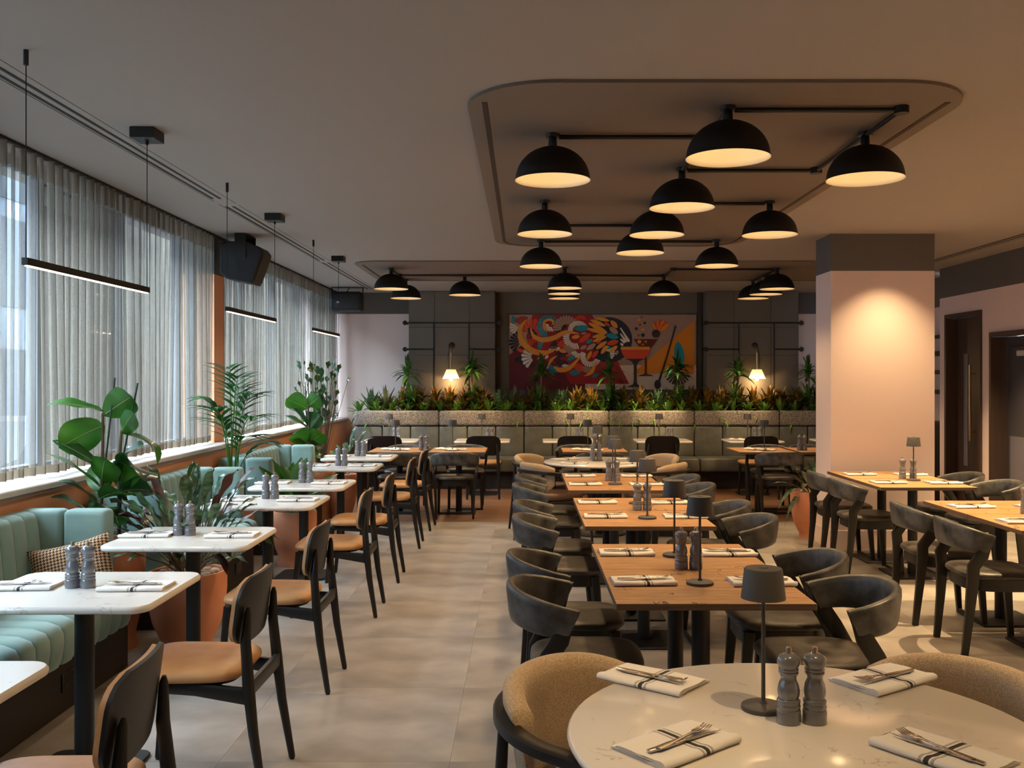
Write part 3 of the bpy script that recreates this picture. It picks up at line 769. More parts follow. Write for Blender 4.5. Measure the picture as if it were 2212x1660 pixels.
# ---- folded napkin: a linen sheet folded over itself
def napkin():
    g = G(); L = .124
    prof = [(-.078,.0),(-.085,.004),(-.086,.009),(-.081,.0150),(-.070,.0168),(-.050,.0140),(-.02,.0135),(.02,.0146),(.055,.0142),(.068,.0128),(.070,.0112),(.064,.0098),(.03,.0098),(-.02,.0092),(-.05,.0086),
            (-.02,.0076),(.03,.0076),(.074,.0080),(.084,.0060),(.085,.0040),(.080,.0032),(.03,.0036),(-.03,.0034),(-.03,.0022),(.03,.0020),(.079,.0018),(.081,.0006),(.04,.0),(-.03,.0)]
    xs = [-L,-L*.97,-L*.5,0,L*.5,L*.97,L]
    rings = []
    for i, x in enumerate(xs):
        k = .985 if i in (0, len(xs)-1) else 1
        rings.append([(x+.005*(z/.016)*(1 if x > 0 else -.4)+.003*sin(y*70+x*9), y*k+.004*sin(x*14), z*k+.0012*sin(x*23+y*19)*(z > .009)) for y, z in prof])
    g.loft(rings)
    o = g.build('napkin', m_linen, None, True, 50); tag(o, 'x', 'napkin'); return Proto(o)
P_nap = napkin()
def fork():
    g = G(); 
    g.bar([(-.098,0,.004),(-.06,0,.0035),(.0,0,.003),(.032,0,.0045),(.048,0,.0035)], .0068, .0015, [(1.15,1),(1.15,1),(.5,1.1),(.55,1.1),(1.75,.9)], c=.4)
    for y in (-.0105,-.0035,.0035,.0105):
        g.bar([(.046,y*.8,.0035),(.060,y,.0026),(.080,y,.0045),(.096,y,.0085)], .0023, .0010, [1.2,1,1,.5], c=.3)
    o = g.build('fork', m_steel, None, True, 50); tag(o, 'x', 'fork'); return Proto(o)
P_fork = fork()
def knife():
    g = G(); g.bar([(-.110,0,.0035),(-.06,0,.0035),(.0,0,.003),(.004,0,.003)], .0072, .0024, [(.9,1),(1.15,1),(.8,1),(.7,1)], c=.4)
    g.sheet(lambda u, v: Vector((.0+.112*u, (.0092*(1-u**5)-.004)*1 if v > .5 else -.0055*(1-.6*u*u), .0035)), 12, 1, .0011)
    o = g.build('knife', m_steel, None, True, 50); tag(o, 'x', 'knife'); return Proto(o)
P_knife = knife()

# ================================================================== TABLE GROUPS
rnd = random.Random(11)
def setting(x, y, lbl, z=TAB, rz=0.0, cutlery=True, flip=False, fk=0.0):
    """one place: napkin with fork and knife on it; lbl tells where"""
    rz += rnd.uniform(-.03, .03)
    P_nap.put((x, y, z+.0004), rz+(pi if flip else 0), 'folded white napkin with dark stripes, '+lbl, 'folded napkins')
    if cutlery:
        c, s_ = cos(rz), sin(rz); f = -1 if fk < 0 else 1
        def loc(a, b, h): return (x+a*c-b*s_, y+a*s_+b*c, z+h)
        P_knife.put(loc(.004*f, -.022, .0160), rz+(0 if f > 0 else pi)-.04*f, 'table knife on the napkin, '+lbl, 'table knives')
        P_fork.put(loc(.012*f, -.012, .0188), rz+(0 if f > 0 else pi)+.13*f, 'fork lying on the napkin, '+lbl, 'forks')
def mills(x1, x2, y, where, z=TAB, names=('left', 'right')):
    for x, n in ((x1, names[0]), (x2, names[1])):
        P_mill.put((x, y, z+.0004), rnd.uniform(0, 3), '%s grey pepper mill on %s' % (n, where), 'grey pepper mills')
def tlamp(x, y, where, z=TAB):
    P_lamp.put((x, y, z+.0004), rnd.uniform(0, 3), 'taupe metal table lamp on '+where, 'taupe table lamps')

# ---- white tables along the window benches
WY = [2.51, 3.82, 5.08, 6.56, 7.63, 9.17, 10.28]
WX = -1.742
for i, y in enumerate(WY):
    nm = ORD[i]+' white window-side table'
    P_stone.put((WX, y, 0), 0, ('white stone-topped pedestal table, %s from the front along the teal benches' % ORD[i]), 'white window-side tables')
    if i == 0:
        setting(-1.87, 2.36, 'window side of '+nm, rz=-.9)
    else:
        setting(WX-.245, y+.02, 'window side of '+nm, fk=1, rz=rnd.uniform(-.06,.06))
        setting(WX+.205, y+.01, 'aisle side of '+nm, fk=-1, rz=rnd.uniform(-.05,.05))
        mx = [0, -1.794, -1.831, -1.785, -1.771, -1.771, -1.784][i]
        mills(mx, mx+.062, [0, 3.83, 5.11, 6.67, 7.69, 9.20, 10.33][i], nm, names=('window-side', 'aisle-side'))
CY = [2.56, 3.75, 4.97, 6.48, 7.55, 9.03, 10.07]
for i, y in enumerate(CY):
    P_side.put((-1.243+rnd.uniform(-.012,.012), y, 0), pi+rnd.uniform(-.03,.03)+(.06 if i == 0 else 0), 'black side chair with tan leather pads, aisle side of %s white window-side table' % ORD[i], 'tan and black chairs along the aisle')
# ---- oak pairs of the middle row
OY = [3.87, 4.515, 5.735, 6.39, 7.49, 8.145]
for i, y in enumerate(OY):
    nm = ORD[i]+' middle-row oak table'
    x = [.712,.712,.715,.715,.705,.705][i]
    P_oak.put((x, y, 0), 0, 'square oak-topped table with dark edge, %s from the front in the middle row' % ORD[i], 'middle row oak tables')
    lx = [.713,.706,.735,.755,.72,.745][i]; ly = [3.893,4.508,5.724,6.394,7.57,8.05][i]
    tlamp(lx, ly, nm)
    setting(x-.226, y+.06, 'left side of '+nm, fk=1); setting(x+.252, y+.05, 'right side of '+nm, fk=-1)
    P_tub.put((x-.475+rnd.uniform(-.01,.01), y+.0, 0), rnd.uniform(-.04,.04), 'low-backed slate leather chair on left side of '+nm, 'slate leather chairs')
    P_tub.put((x+.475+rnd.uniform(-.01,.01), y+.0, 0), pi+rnd.uniform(-.04,.04), 'low-backed slate leather chair on right side of '+nm, 'slate leather chairs')
for k, (a, b, y) in enumerate(((.689,.752,4.205),(.719,.782,6.09),(.694,.758,7.84))):
    mills(a, b, y, '%s pair of middle-row oak tables' % ORD[k])
# ---- front round table
RX, RY = .662, 2.26
P_round.put((RX, RY, 0), 0, 'large round white stone table in the front corner', 'round tables')
tlamp(.602, 2.418, 'the front round table')
mills(.640, .703, 2.325, 'the front round table')
setting(.355, 2.645, 'far left of the front round table', rz=-.72, fk=1)
setting(.345, 2.175, 'near left of the front round table', rz=.66, fk=1)
setting(.985, 2.645, 'far right of the front round table', rz=.55, fk=-1)
setting(.925, 2.125, 'near right of the front round table', rz=-.98, fk=-1)
for x, y, a, w in ((.278, 2.525, -.68, 'left'), (1.05, 2.52, pi+.68, 'right')):
    P_arm.put((x, y, 0), a, 'oatmeal tweed armchair with black arm rail at %s of the front round table' % w, 'tweed armchairs')
# ---- far round table
P_round.put((.762, 9.72, 0), 0, 'round white stone table in the middle distance behind the oak pairs', 'round tables')
tlamp(.748, 9.732, 'the far round table'); mills(.705, .772, 9.83, 'the far round table')
for x, y, a, w in ((.42, 9.90, .3, 'far left'), (.50, 9.42, -.2, 'near left'), (1.08, 9.93, -.25, 'far right'), (1.03, 9.45, .2, 'near right')):
    setting(x, y, w+' of the far round table', rz=a, fk=1 if x < .76 else -1)
for x, y, a, w in ((.24, 10.06, -.50, 'far left'), (.30, 9.30, .55, 'near left'), (1.29, 10.06, pi+.5, 'far right'), (1.24, 9.30, pi-.55, 'near right')):
    P_arm.put((x, y, 0), a, 'oatmeal tweed armchair with black arm rail at %s of the far round table' % w, 'tweed armchairs')
# ---- oak row before the rear banquette
FX = [-1.45, -.757, .82, 2.77, 3.465]
FY = 11.27
for i, x in enumerate(FX):
    nm = ORD[i]+' rear oak table'
    P_oak.put((x, FY, 0), pi/2 if i != 2 else 0, 'oak table, %s from the left in the row before the rear banquette' % ORD[i], 'rear oak tables')
    near_y, far_y = FY-.36, FY+.38
    cx = [-1.42,-.775,.85,2.87,3.53][i]; fx = [-1.44,-.70,.66,2.98,3.5][i]
    P_low.put((cx, near_y, 0), pi/2+rnd.uniform(-.05,.05), 'low-backed slate leather chair on near side of '+nm, 'slate leather chairs')
    P_low.put((fx, far_y, 0), -pi/2+rnd.uniform(-.05,.05), 'low-backed slate leather chair on far side of '+nm, 'slate leather chairs')
for x, nm in ((-1.49, 'first'), (-.827, 'second'), (.746, 'third'), (2.80, 'fourth')):
    tlamp(x, 11.2, nm+' rear oak table')
mills(-1.19, -1.127, 11.2, 'the joint of first and second rear oak tables'); mills(.835, .898, 11.3, 'third rear oak table'); mills(3.21, 3.268, 11.2, 'fourth rear oak table')
def loose_napkins(x, y, where, n=2):
    for k in range(n):
        g = G(); a = rnd.uniform(-.6,.6)
        def pt(u, v): 
            return Vector((.13*(u-.5)*2*(.8+.2*sin(v*7)), .05*(v-.5)*2+.02*sin(u*9+k), .012+.018*sin(pi*v)*(.6+.4*sin(u*11+k*2))))
        g.sheet(pt, 10, 6, .006)
        o = g.build('napkin', m_linen, None, True, 60, (x+(-.05 if k == 0 else .055), y+(.03 if k == 0 else -.06), TAB+.0005)); o.rotation_euler = (0,0,a)
        tag(o, '%s rolled white napkin by the lamp on %s' % (('farther','nearer')[k], where), 'napkin', 'rolled napkins')
loose_napkins(-1.50, 11.23, 'first rear oak table'); loose_napkins(-.85, 11.22, 'second rear oak table'); loose_napkins(2.75, 11.22, 'fourth rear oak table'); loose_napkins(.74, 11.16, 'third rear oak table')
# ---- right-hand oak tables
RYs = [5.58, 6.235, 7.675, 8.335]; RXs = [3.09, 3.09, 3.10, 3.10]
for i, (x, y) in enumerate(zip(RXs, RYs)):
    nm = ORD[i]+' right-hand oak table'
    P_oak.put((x, y, 0), 0, 'oak-topped table, %s from the front in the right-hand row%s' % (ORD[i], ', against the column' if i == 3 else ''), 'right-hand oak tables')
    cx = (2.715, 2.715, 2.80, 2.80)[i]; cy = (5.60, 6.285, 7.84, 8.46)[i]
    P_low.put((cx, cy, 0), rnd.uniform(-.03,.03)-.02, 'low-backed slate leather chair on left side of '+nm, 'slate leather chairs')
    P_tub.put((x+.50+(.05 if i > 1 else 0), y+.02, 0), pi+rnd.uniform(-.05,.05), 'low-backed slate leather chair on right side of '+nm, 'slate leather chairs')
    setting(x-.20, y-.0, 'left side of '+nm, fk=1); setting(x+.23, y-.02, 'right side of '+nm, fk=-1)
tlamp(3.183, 7.86, 'third right-hand oak table'); mills(3.144, 3.232, 7.99, 'joint of the third and fourth right-hand oak tables'); mills(3.085, 3.15, 5.92, 'joint of the first and second right-hand oak tables')
# ---- white tables at the rear banquette
BX = [-1.80, -.556, .63, 1.885, 3.11, 4.33]
BYc = 13.09
for i, x in enumerate(BX):
    nm = ORD[i]+' white table at the rear banquette'
    P_stone.put((x, BYc, 0), 0, 'white stone-topped table, %s from the left at the rear banquette' % ORD[i], 'rear banquette tables')
    if i < 5:
        tlamp([-1.83,-.569,.64,1.848,3.05][i], 13.12, nm)
        mx = [-1.76,-.49,.73,1.95,3.15][i]; mills(mx, mx+.06, 13.1, nm)
        P_side.put(([-1.806,-.525,.662,1.80,3.09][i], 12.71, 0), pi/2+rnd.uniform(-.03,.03), 'black chair with tan seat at the %s' % nm, 'tan and black chairs at the rear banquette')
loose_napkins(2.94, 13.0, 'fifth white table at the rear banquette')

# ================================================================== BENCHES
def teal_bench(y0, y1, label, near_return=True):
    r = thing('banquette_bench', label, 'bench', (0, y0, 0), 0, 'teal channelled benches'); L = y1-y0
    G().box(-2.69, -2.15, .02, L-.02, 0.001, .25).build('plinth', m_plinth, r, False)
    rt = .115
    a, b = (rt if near_return else .0), L-rt
    nch = max(1, round((b-a)/.125)); w = (b-a)/nch
    def pad(path, nrm_flip, nm, m):
        P = [Vector((x, 0, z)) for x, z in path]; rings = []
        for i, p in enumerate(P):
            t = P[min(i+1, len(P)-1)]-P[max(i-1, 0)]; t.normalize(); nv = Vector((-t.z, 0, t.x))
            if nrm_flip: nv = -nv
            ring = []
            for s in (0, .06, .18, .5, .82, .94, 1):
                d = -.014*abs(2*s-1)**5
                q = p+nv*d; ring.append((q.x, .0012+(w-.0024)*s, q.z))
            back = p-nv*.035
            ring += [(back.x, .0012+(w-.0024), back.z), (back.x, .0012, back.z)]
            rings.append(ring)
        return G().loft(rings).build(nm, m, r, True, 70)
    seat = [(-2.60,.462),(-2.40,.470),(-2.22,.470),(-2.15,.464),(-2.10,.445),(-2.078,.41),(-2.074,.36),(-2.085,.29),(-2.10,.255)]
    back = [(-2.545,.44),(-2.56,.60),(-2.575,.76),(-2.585,.82),(-2.605,.848),(-2.64,.858),(-2.70,.855)]
    s0 = pad(seat, False, 'seat_channel', m_teal); b0 = pad(back, True, 'back_channel', m_teal)
    for k in range(nch):
        if k == 0: s0.location = b0.location = (0, a, 0); continue
        for src in (s0, b0):
            c = src.copy(); COL.objects.link(c); c.parent = r; c.location = (0, a+w*k, 0)
    def ret(y):
        e = .118
        G().rbox(-2.70, -2.462, y, y+e, .25, .86, .03, 3).build('return_pad', m_teal, r, True, 60)
        G().rbox(-2.460, -2.225, y, y+e, .25, .86, .03, 3).build('return_pad', m_teal, r, True, 60)
    ret(L-.118)
    if near_return: ret(0)
    return r
teal_bench(1.2, 5.25, 'nearest teal bench with vertical channels under the windows', False)
teal_bench(5.95, 7.69, 'middle teal bench with vertical channels, between two plant groups')
teal_bench(8.49, 10.29, 'farthest teal bench with vertical channels under the windows')
def socket(x, y, z, axis, label):
    r = thing('power_socket', label, 'socket', (x, y, z), 0 if axis == 'x' else -pi/2)
    G().rbox(0, .008, -.073, .073, -.043, .043, .003, 1).build('face_plate', m_socket, r)
    for s in (-.036, .036):
        G().box(.0075, .0095, s-.010, s+.010, -.028, -.014).build('switch', m_lamp, r, False)
        for dy, dz in ((0,.022),(-.011,.004),(.011,.004)): G().box(.0076, .0088, s+dy-.003, s+dy+.003, dz-.004, dz+.004).build('pin_hole', m_slot, r, False)
socket(-2.149, 4.55, .14, 'x', 'black double power socket in the base of the nearest teal bench')
socket(-2.149, 7.25, .14, 'x', 'black double power socket in the base of the middle teal bench')
socket(-.93, 13.659, .14, 'y', 'black double power socket in the rear banquette base at left')
socket(1.95, 13.659, .14, 'y', 'black double power socket in the rear banquette base at centre')
# patterned cushion
def cushion():
    g = G(); W, H, D = .205, .125, .06
    def side(sg):
        def f(u, v):
            a, b = u*2-1, v*2-1
            k = (1-a**4)*(1-b**4); px = 1-.10*(1-abs(b)**2)*.6; pz = 1-.14*(1-abs(a)**2)*.6
            return Vector((a*W*(.93+.07*abs(b)**2), sg*D*k**.6, b*H*(.86+.14*abs(a)**2)))
        return f
    g.sheet(side(-1), 16, 12); g.sheet(side(1), 16, 12)
    r = g.build('cushion', m_hound, None, True, 80); tag(r, 'black and tan houndstooth cushion leaning in the corner of the nearest teal bench', 'cushion')
    r.location = (-2.34, 4.98, .60); r.rotation_euler = (radians(-24), radians(-13), radians(14))
cushion()

# ---- rear banquette with planter
rb = thing('rear_banquette', 'long grey-green leather banquette with boucle band across the rear wall', 'bench', (-2.474, 13.55, 0))
PW = .4135; NP = 17; LW = PW*NP
G().box(.02, LW, .10, .9, .001, .25).build('plinth', m_plinth, rb, False)
G().box(.0, LW, .575, .612, .25, 1.05).build('back_frame', m_bench, rb, False)
bp = G().rbox(.004, PW-.004, .47, .60, .43, .868, .022, 3).build('back_panel', m_bench, rb, True, 60)
sp = G().rbox(.004, 3*PW-.004, .0, .56, .245, .44, .028, 3).build('seat_cushion', m_bench, rb, True, 60)
hp = G().rbox(.003, 3*PW-.003, .455, .62, .876, 1.095, .030, 3).build('boucle_panel', m_boucle, rb, True, 60)
for k in range(1, NP):
    c = bp.copy(); COL.objects.link(c); c.location = (PW*k, 0, 0)
for k in range(1, 5):
    for src in (sp, hp):
        c = src.copy(); COL.objects.link(c); c.location = (3*PW*k, 0, 0)
c = G().rbox(15*PW+.004, 17*PW-.004, .0, .56, .245, .44, .028, 3).build('seat_cushion', m_bench, rb, True, 60)
c = G().rbox(15*PW+.003, 17*PW-.003, .455, .62, .876, 1.095, .03, 3).build('boucle_panel', m_boucle, rb, True, 60)
pl = thing('planter_trough', 'long planter trough behind the rear banquette, filled with soil', 'planter', (-2.474, 14.17, 0))
G().box(.0, LW, .002, .38, .86, 1.0).build('trough', m_plinth, pl, False)
G().box(.02, LW-.02, .01, .37, .99, 1.045).build('soil', m_soil, pl, False)

# ================================================================== LIGHT FITTINGS
def dome_lamp():
    r = thing('dome_lamp', 'x', 'lamp'); R = .20; zr = -.262       # origin at the ceiling
    prof = [(R*1.012, zr-.004)]+[(R*cos(a), zr+.178*sin(a)) for a in [pi/2*k/12 for k in range(0, 12)]]+[(.02, zr+.178), (0, zr+.178)]
    g = G().lathe(prof, 40, cap0=False); g.build('shade', m_dome, r, True, 60)
    prof2 = [(R*1.012, zr-.004)]+[((R-.004)*cos(a), zr+.173*sin(a)) for a in [pi/2*k/12 for k in range(0, 12)]]+[(0, zr+.173)]
    G().lathe(prof2, 40, cap0=False).build('reflector', m_domein, r, True, 60)
    G().lathe([(.021, zr+.172), (.024, zr+.19), (.021, zr+.226), (.019, zr+.23)], 18).build('stem', m_black, r)
    G().lathe([(.036, zr+.228), (.038, zr+.233), (.038, -.002), (.036, 0)], 20).build('ceiling_cup', m_black, r)
    g = G(); g.ball((0,0,zr+.105), .03, .03, .04, 12, 8); g.build('bulb', m_bulb, r)
    return Proto(r)
P_dome = dome_lamp()
DOMES = [(.156,5.16,'left of the front row'),(.985,4.64,'nearest and largest over the middle'),(1.82,5.13,'right of the front row'),(.985,5.99,'second along the central line'),
 (.156,7.08,'left of the second row'),(.985,7.12,'third along the central line'),(1.82,7.12,'right of the second row'),(.985,8.14,'fourth along the central line'),(.164,9.11,'left of the third row'),(1.82,9.08,'right of the third row'),
 (-1.567,11.4,'far left of the rear cluster'),(-1.555,12.72,'farther one at far left of the rear cluster'),(-.746,12.22,'second from left of the rear cluster'),(.483,11.3,'front one of the three stacked at rear centre'),(.505,12.05,'middle one of the three stacked at rear centre'),
 (.535,12.75,'farthest of the three stacked at rear centre'),(1.77,12.15,'right of centre in the rear cluster'),(3.0,11.4,'nearest of the right-hand trio in the rear cluster'),(3.05,12.12,'middle of the right-hand trio in the rear cluster'),(3.04,12.75,'farthest of the right-hand trio in the rear cluster')]
for i, (x, y, w_) in enumerate(DOMES):
    P_dome.put((x, y, CEIL-.001), .3*i, 'matte black dome ceiling lamp, '+w_, 'black dome lamps')
    o = lamp('dome_light', 'SPOT', (x, y, CEIL-.262+.004), DOME_W, WARM, .035, (x, y, 0), radians(124), .5)
    lamp('dome_glow', 'POINT', (x, y, CEIL-.262+.03), 0.5, (1.0, .64, .29), .03)
def conduit(label, segs, boxes):
    r = thing('conduit_run', label, 'conduit', (0,0,CEIL), 0)
    for a, b in segs: G().tube([(a[0],a[1],-.034),(b[0],b[1],-.034)], .0125, 10).build('pipe', m_black, r)
    for x, y in boxes: G().lathe([(.034,-.052),(.036,-.050),(.036,-.015)], 18, (x,y,0)).build('junction_box', m_black, r)
conduit('black steel conduit joining the dome lamps over the middle row', [((.19,5.16),(.95,5.16)),((.985,4.68),(.985,5.95)),((1.02,4.64),(1.82,4.64)),((1.82,4.64),(1.82,5.09)),((1.82,5.17),(1.82,5.95)),((1.02,5.99),(1.82,5.99)),
   ((1.02,7.12),(1.78,7.12)),((.985,7.16),(.985,8.10)),((.156,7.12),(.156,8.14)),((.156,8.14),(.95,8.14)),((.2,9.09),(1.78,9.09))], [(1.82,4.64),(1.82,5.99),(.156,8.14)])
conduit('black steel conduit joining the dome lamps of the rear cluster', [((-1.567,11.4),(-1.56,12.69)),((-1.56,12.05),(.47,12.05)),((.483,11.34),(.51,12.7)),((.53,12.05),(1.77,12.12)),((1.77,12.1),(1.77,11.4)),((1.77,11.4),(2.96,11.4)),((3.0,11.44),(3.04,12.7))], [(1.77,11.4),(-1.56,12.05)])
# linear pendants
def bar_light():
    r = thing('linear_pendant', 'x', 'lamp'); Lb = 1.25               # origin: near wire at the ceiling
    zb = 2.02-CEIL
    g = G().box(-.012, .012, -.012, Lb+.012, zb, zb+.030); g.build('bar', m_black, r, False)
    G().rbox(-.009, .009, .004, Lb-.004, zb-.004, zb+.002, .002, 1).build('diffuser', m_led, r)
    for y in (0, Lb): G().tube([(0,y,zb+.03),(0,y,-.02)], .0022, 6).build('wire', m_slot, r)
    G().lathe([(.009,-.062),(.010,-.06),(.010,0)], 12).build('wire_anchor', m_black, r)
    G().rbox(-.065, .065, Lb-.075, Lb+.075, -.058, 0, .003, 1).build('ceiling_box', m_black, r); G().lathe([(.008,-.08),(.008,-.057)], 10, (0,Lb,0)).build('cord_grip', m_black, r)
    return Proto(r)
P_bar = bar_light()
for i, y in enumerate((3.89, 6.53, 9.21)):
    P_bar.put((-2.01, y, CEIL-.0005), 0, 'slim black linear pendant with lit underside, %s from the front by the windows' % ORD[i], 'linear pendants')
    d = bpy.data.lights.new('pendant_light', 'AREA'); d.shape = 'RECTANGLE'; d.size = .02; d.size_y = 1.2; d.energy = 5; d.color = (1,.74,.46)
    o = bpy.data.objects.new('pendant_light', d); COL.objects.link(o); o.location = (-2.01, y+.625, 2.010)
# speakers
def speaker1():
    r = thing('wall_speaker', 'black angled loudspeaker hung from the ceiling between the two curtains', 'speaker', (-2.58, 8.93, 2.63), 0)
    pts = [(-.19,.17),(-.19,-.10),(-.13,-.155),(.10,-.20),(.205,.09),(.17,.135),(.05,.185),(-.12,.185)]
    def out(i): 
        return [(x*(1-i/.2), z*(1-i/.2)) for x, z in pts]
    g = G(); g.loft([[(x, y, z) for x, z in out(i)] for i, y in ((.012,-.155),(0,-.145),(0,.145),(.012,.155))]); g.build('cabinet', m_speaker, r, True, 30)
    n = Vector((.29, 0, -.105)).normalized()
    g = G(); k = []
    for y in (-.13, .13):
        for x, z in ((.113,-.175),(.199,.065)): k.append((x+n.x*.006, y, z+n.z*.006))
    kk = g.add([k[0],k[1],k[3],k[2]]); g.face((kk,kk+1,kk+2,kk+3)); kk2 = g.add([(a-n.x*.01,b,c-n.z*.01) for a,b,c in (k[0],k[1],k[3],k[2])])
    for i in range(4): g.face((kk+i, kk+(i+1)%4, kk2+(i+1)%4, kk2+i))
    g.build('grille', m_grille, r, False)
    for y in (-.165, .165): G().box(-.05, .05, y-.004, y+.004, .02, CEIL-2.63-.004).build('bracket_arm', m_black, r, False)
    G().box(-.05, .05, -.169, .169, CEIL-2.63-.006, CEIL-2.63-.0005).build('bracket_plate', m_black, r, False)
speaker1()
def speaker2():
    r = thing('wall_speaker', 'black loudspeaker facing the room, hung from the ceiling in the far left corner', 'speaker', (-2.56, 14.0, 2.685), 0)
    g = G().rbox(-.22, .22, -.14, .14, -.145, .135, .03, 3); g.build('cabinet', m_speaker, r, True, 50)
    G().rbox(-.19, .19, -.150, -.139, -.115, .105, .01, 2).build('grille', m_speaker, r)
    G().prism(lambda i: [(x*1.6, y) for x, y in circ(.014, 16)(i)], [(0,0),(0,.003)]).build('badge', m_white, r); b = kids(r)[-1]; b.rotation_euler = (pi/2,0,0); b.location = (-.11, -.150, -.02)
    for x in (-.225, .225): G().box(x-.004, x+.004, -.03, .03, 0, CEIL-2.685-.004).build('bracket_arm', m_black, r, False)
    G().box(-.229, .229, -.03, .03, CEIL-2.685-.006, CEIL-2.685-.0005).build('bracket_plate', m_black, r, False)
    G().tube([(-.02,0,.13),(.01,0,.17),(.03,0,.2)], .006, 8).build('cable', m_slot, r)
speaker2()
# wall lamps
def wall_lamp(x, s, label):
    r = thing('wall_lamp', label, 'lamp', (x, 14.55, 0))
    g = G(); g.lathe([(.045,0),(.047,.01),(.03,.022),(0,.024)], 18); o = g.build('wall_mount', m_black, r); o.rotation_euler = (pi/2,0,0); o.location = (0, 0, 2.065)
    G().tube([(0,-.02,2.065),(0,-.09,2.065),(0,-.13,2.03),(0,-.15,1.95),(0,-.15,1.69)], .010, 8).build('arm', m_brass, r)
    G().tube([(-s*.035,-.02,2.05),(-s*.04,-.08,1.99),(-s*.045,-.14,1.85),(-s*.03,-.15,1.72)], .004, 6).build('flex', m_slot, r)
    G().lathe([(.128,1.558),(.068,1.70)], 28, (0,-.15,0), False, False).build('shade', m_shade, r, True, 60)
    G().tube([(.128*cos(2*pi*k/28),-.15+.128*sin(2*pi*k/28),1.558) for k in range(28)], .003, 6, closed=True).build('shade_rim', m_brass, r)
    G().lathe([(.016,1.71),(.016,1.66)], 10, (0,-.15,0)).build('lamp_holder', m_brass, r)
    g = G(); g.ball((0,-.15,1.562), .03, .03, .034, 14, 8); g.build('bulb', m_bulb, r)
    lamp('wall_lamp_light', 'POINT', (x, 14.40, 1.51), 7, (1, .58, .25), .03)
wall_lamp(-1.085, 1, 'lit cream-shaded swing-arm wall lamp on the left wall panel')
wall_lamp(3.49, -1, 'lit cream-shaded swing-arm wall lamp on the right wall panel')
# metal trellises on stand-offs
def trellis(x0, xa, xb, x1, label):
    r = thing('wall_trellis', label, 'trellis', (0, 14.47, 0))
    T_ = lambda p, nm: G().tube(p, .011, 8).build(nm, m_black, r)
    T_([(x0,0,2.402),(x1,0,2.402)], 'rail'); T_([(x0,0,2.005),(xa,0,2.005)], 'rail'); T_([(xb,0,2.005),(x1,0,2.005)], 'rail')
    T_([(xa,0,2.402),(xa,0,1.0)], 'upright'); T_([(xb,0,2.402),(xb,0,1.0)], 'upright')
    T_([(x0+.1,0,1.30),(xa,0,1.30)], 'rail'); T_([(xb,0,1.30),(x1-.1,0,1.30)], 'rail')
    for x, z in ((x0,2.402),(x1,2.402),(x0,2.005),(x1,2.005)):
        o = G().lathe([(.012,-.34),(.012,.0),(.034,.001),(.036,.008),(.034,.018),(0,.02)], 16).build('standoff', m_black, r)
        o.rotation_euler = (pi/2,0,0); o.location = (x, 0, z)
trellis(-1.781, -1.35, -.821, -.362, 'black metal rod trellis on the left wall panel around the lamp')
trellis(2.741, 3.235, 3.764, 4.174, 'black metal rod trellis on the right wall panel around the lamp')

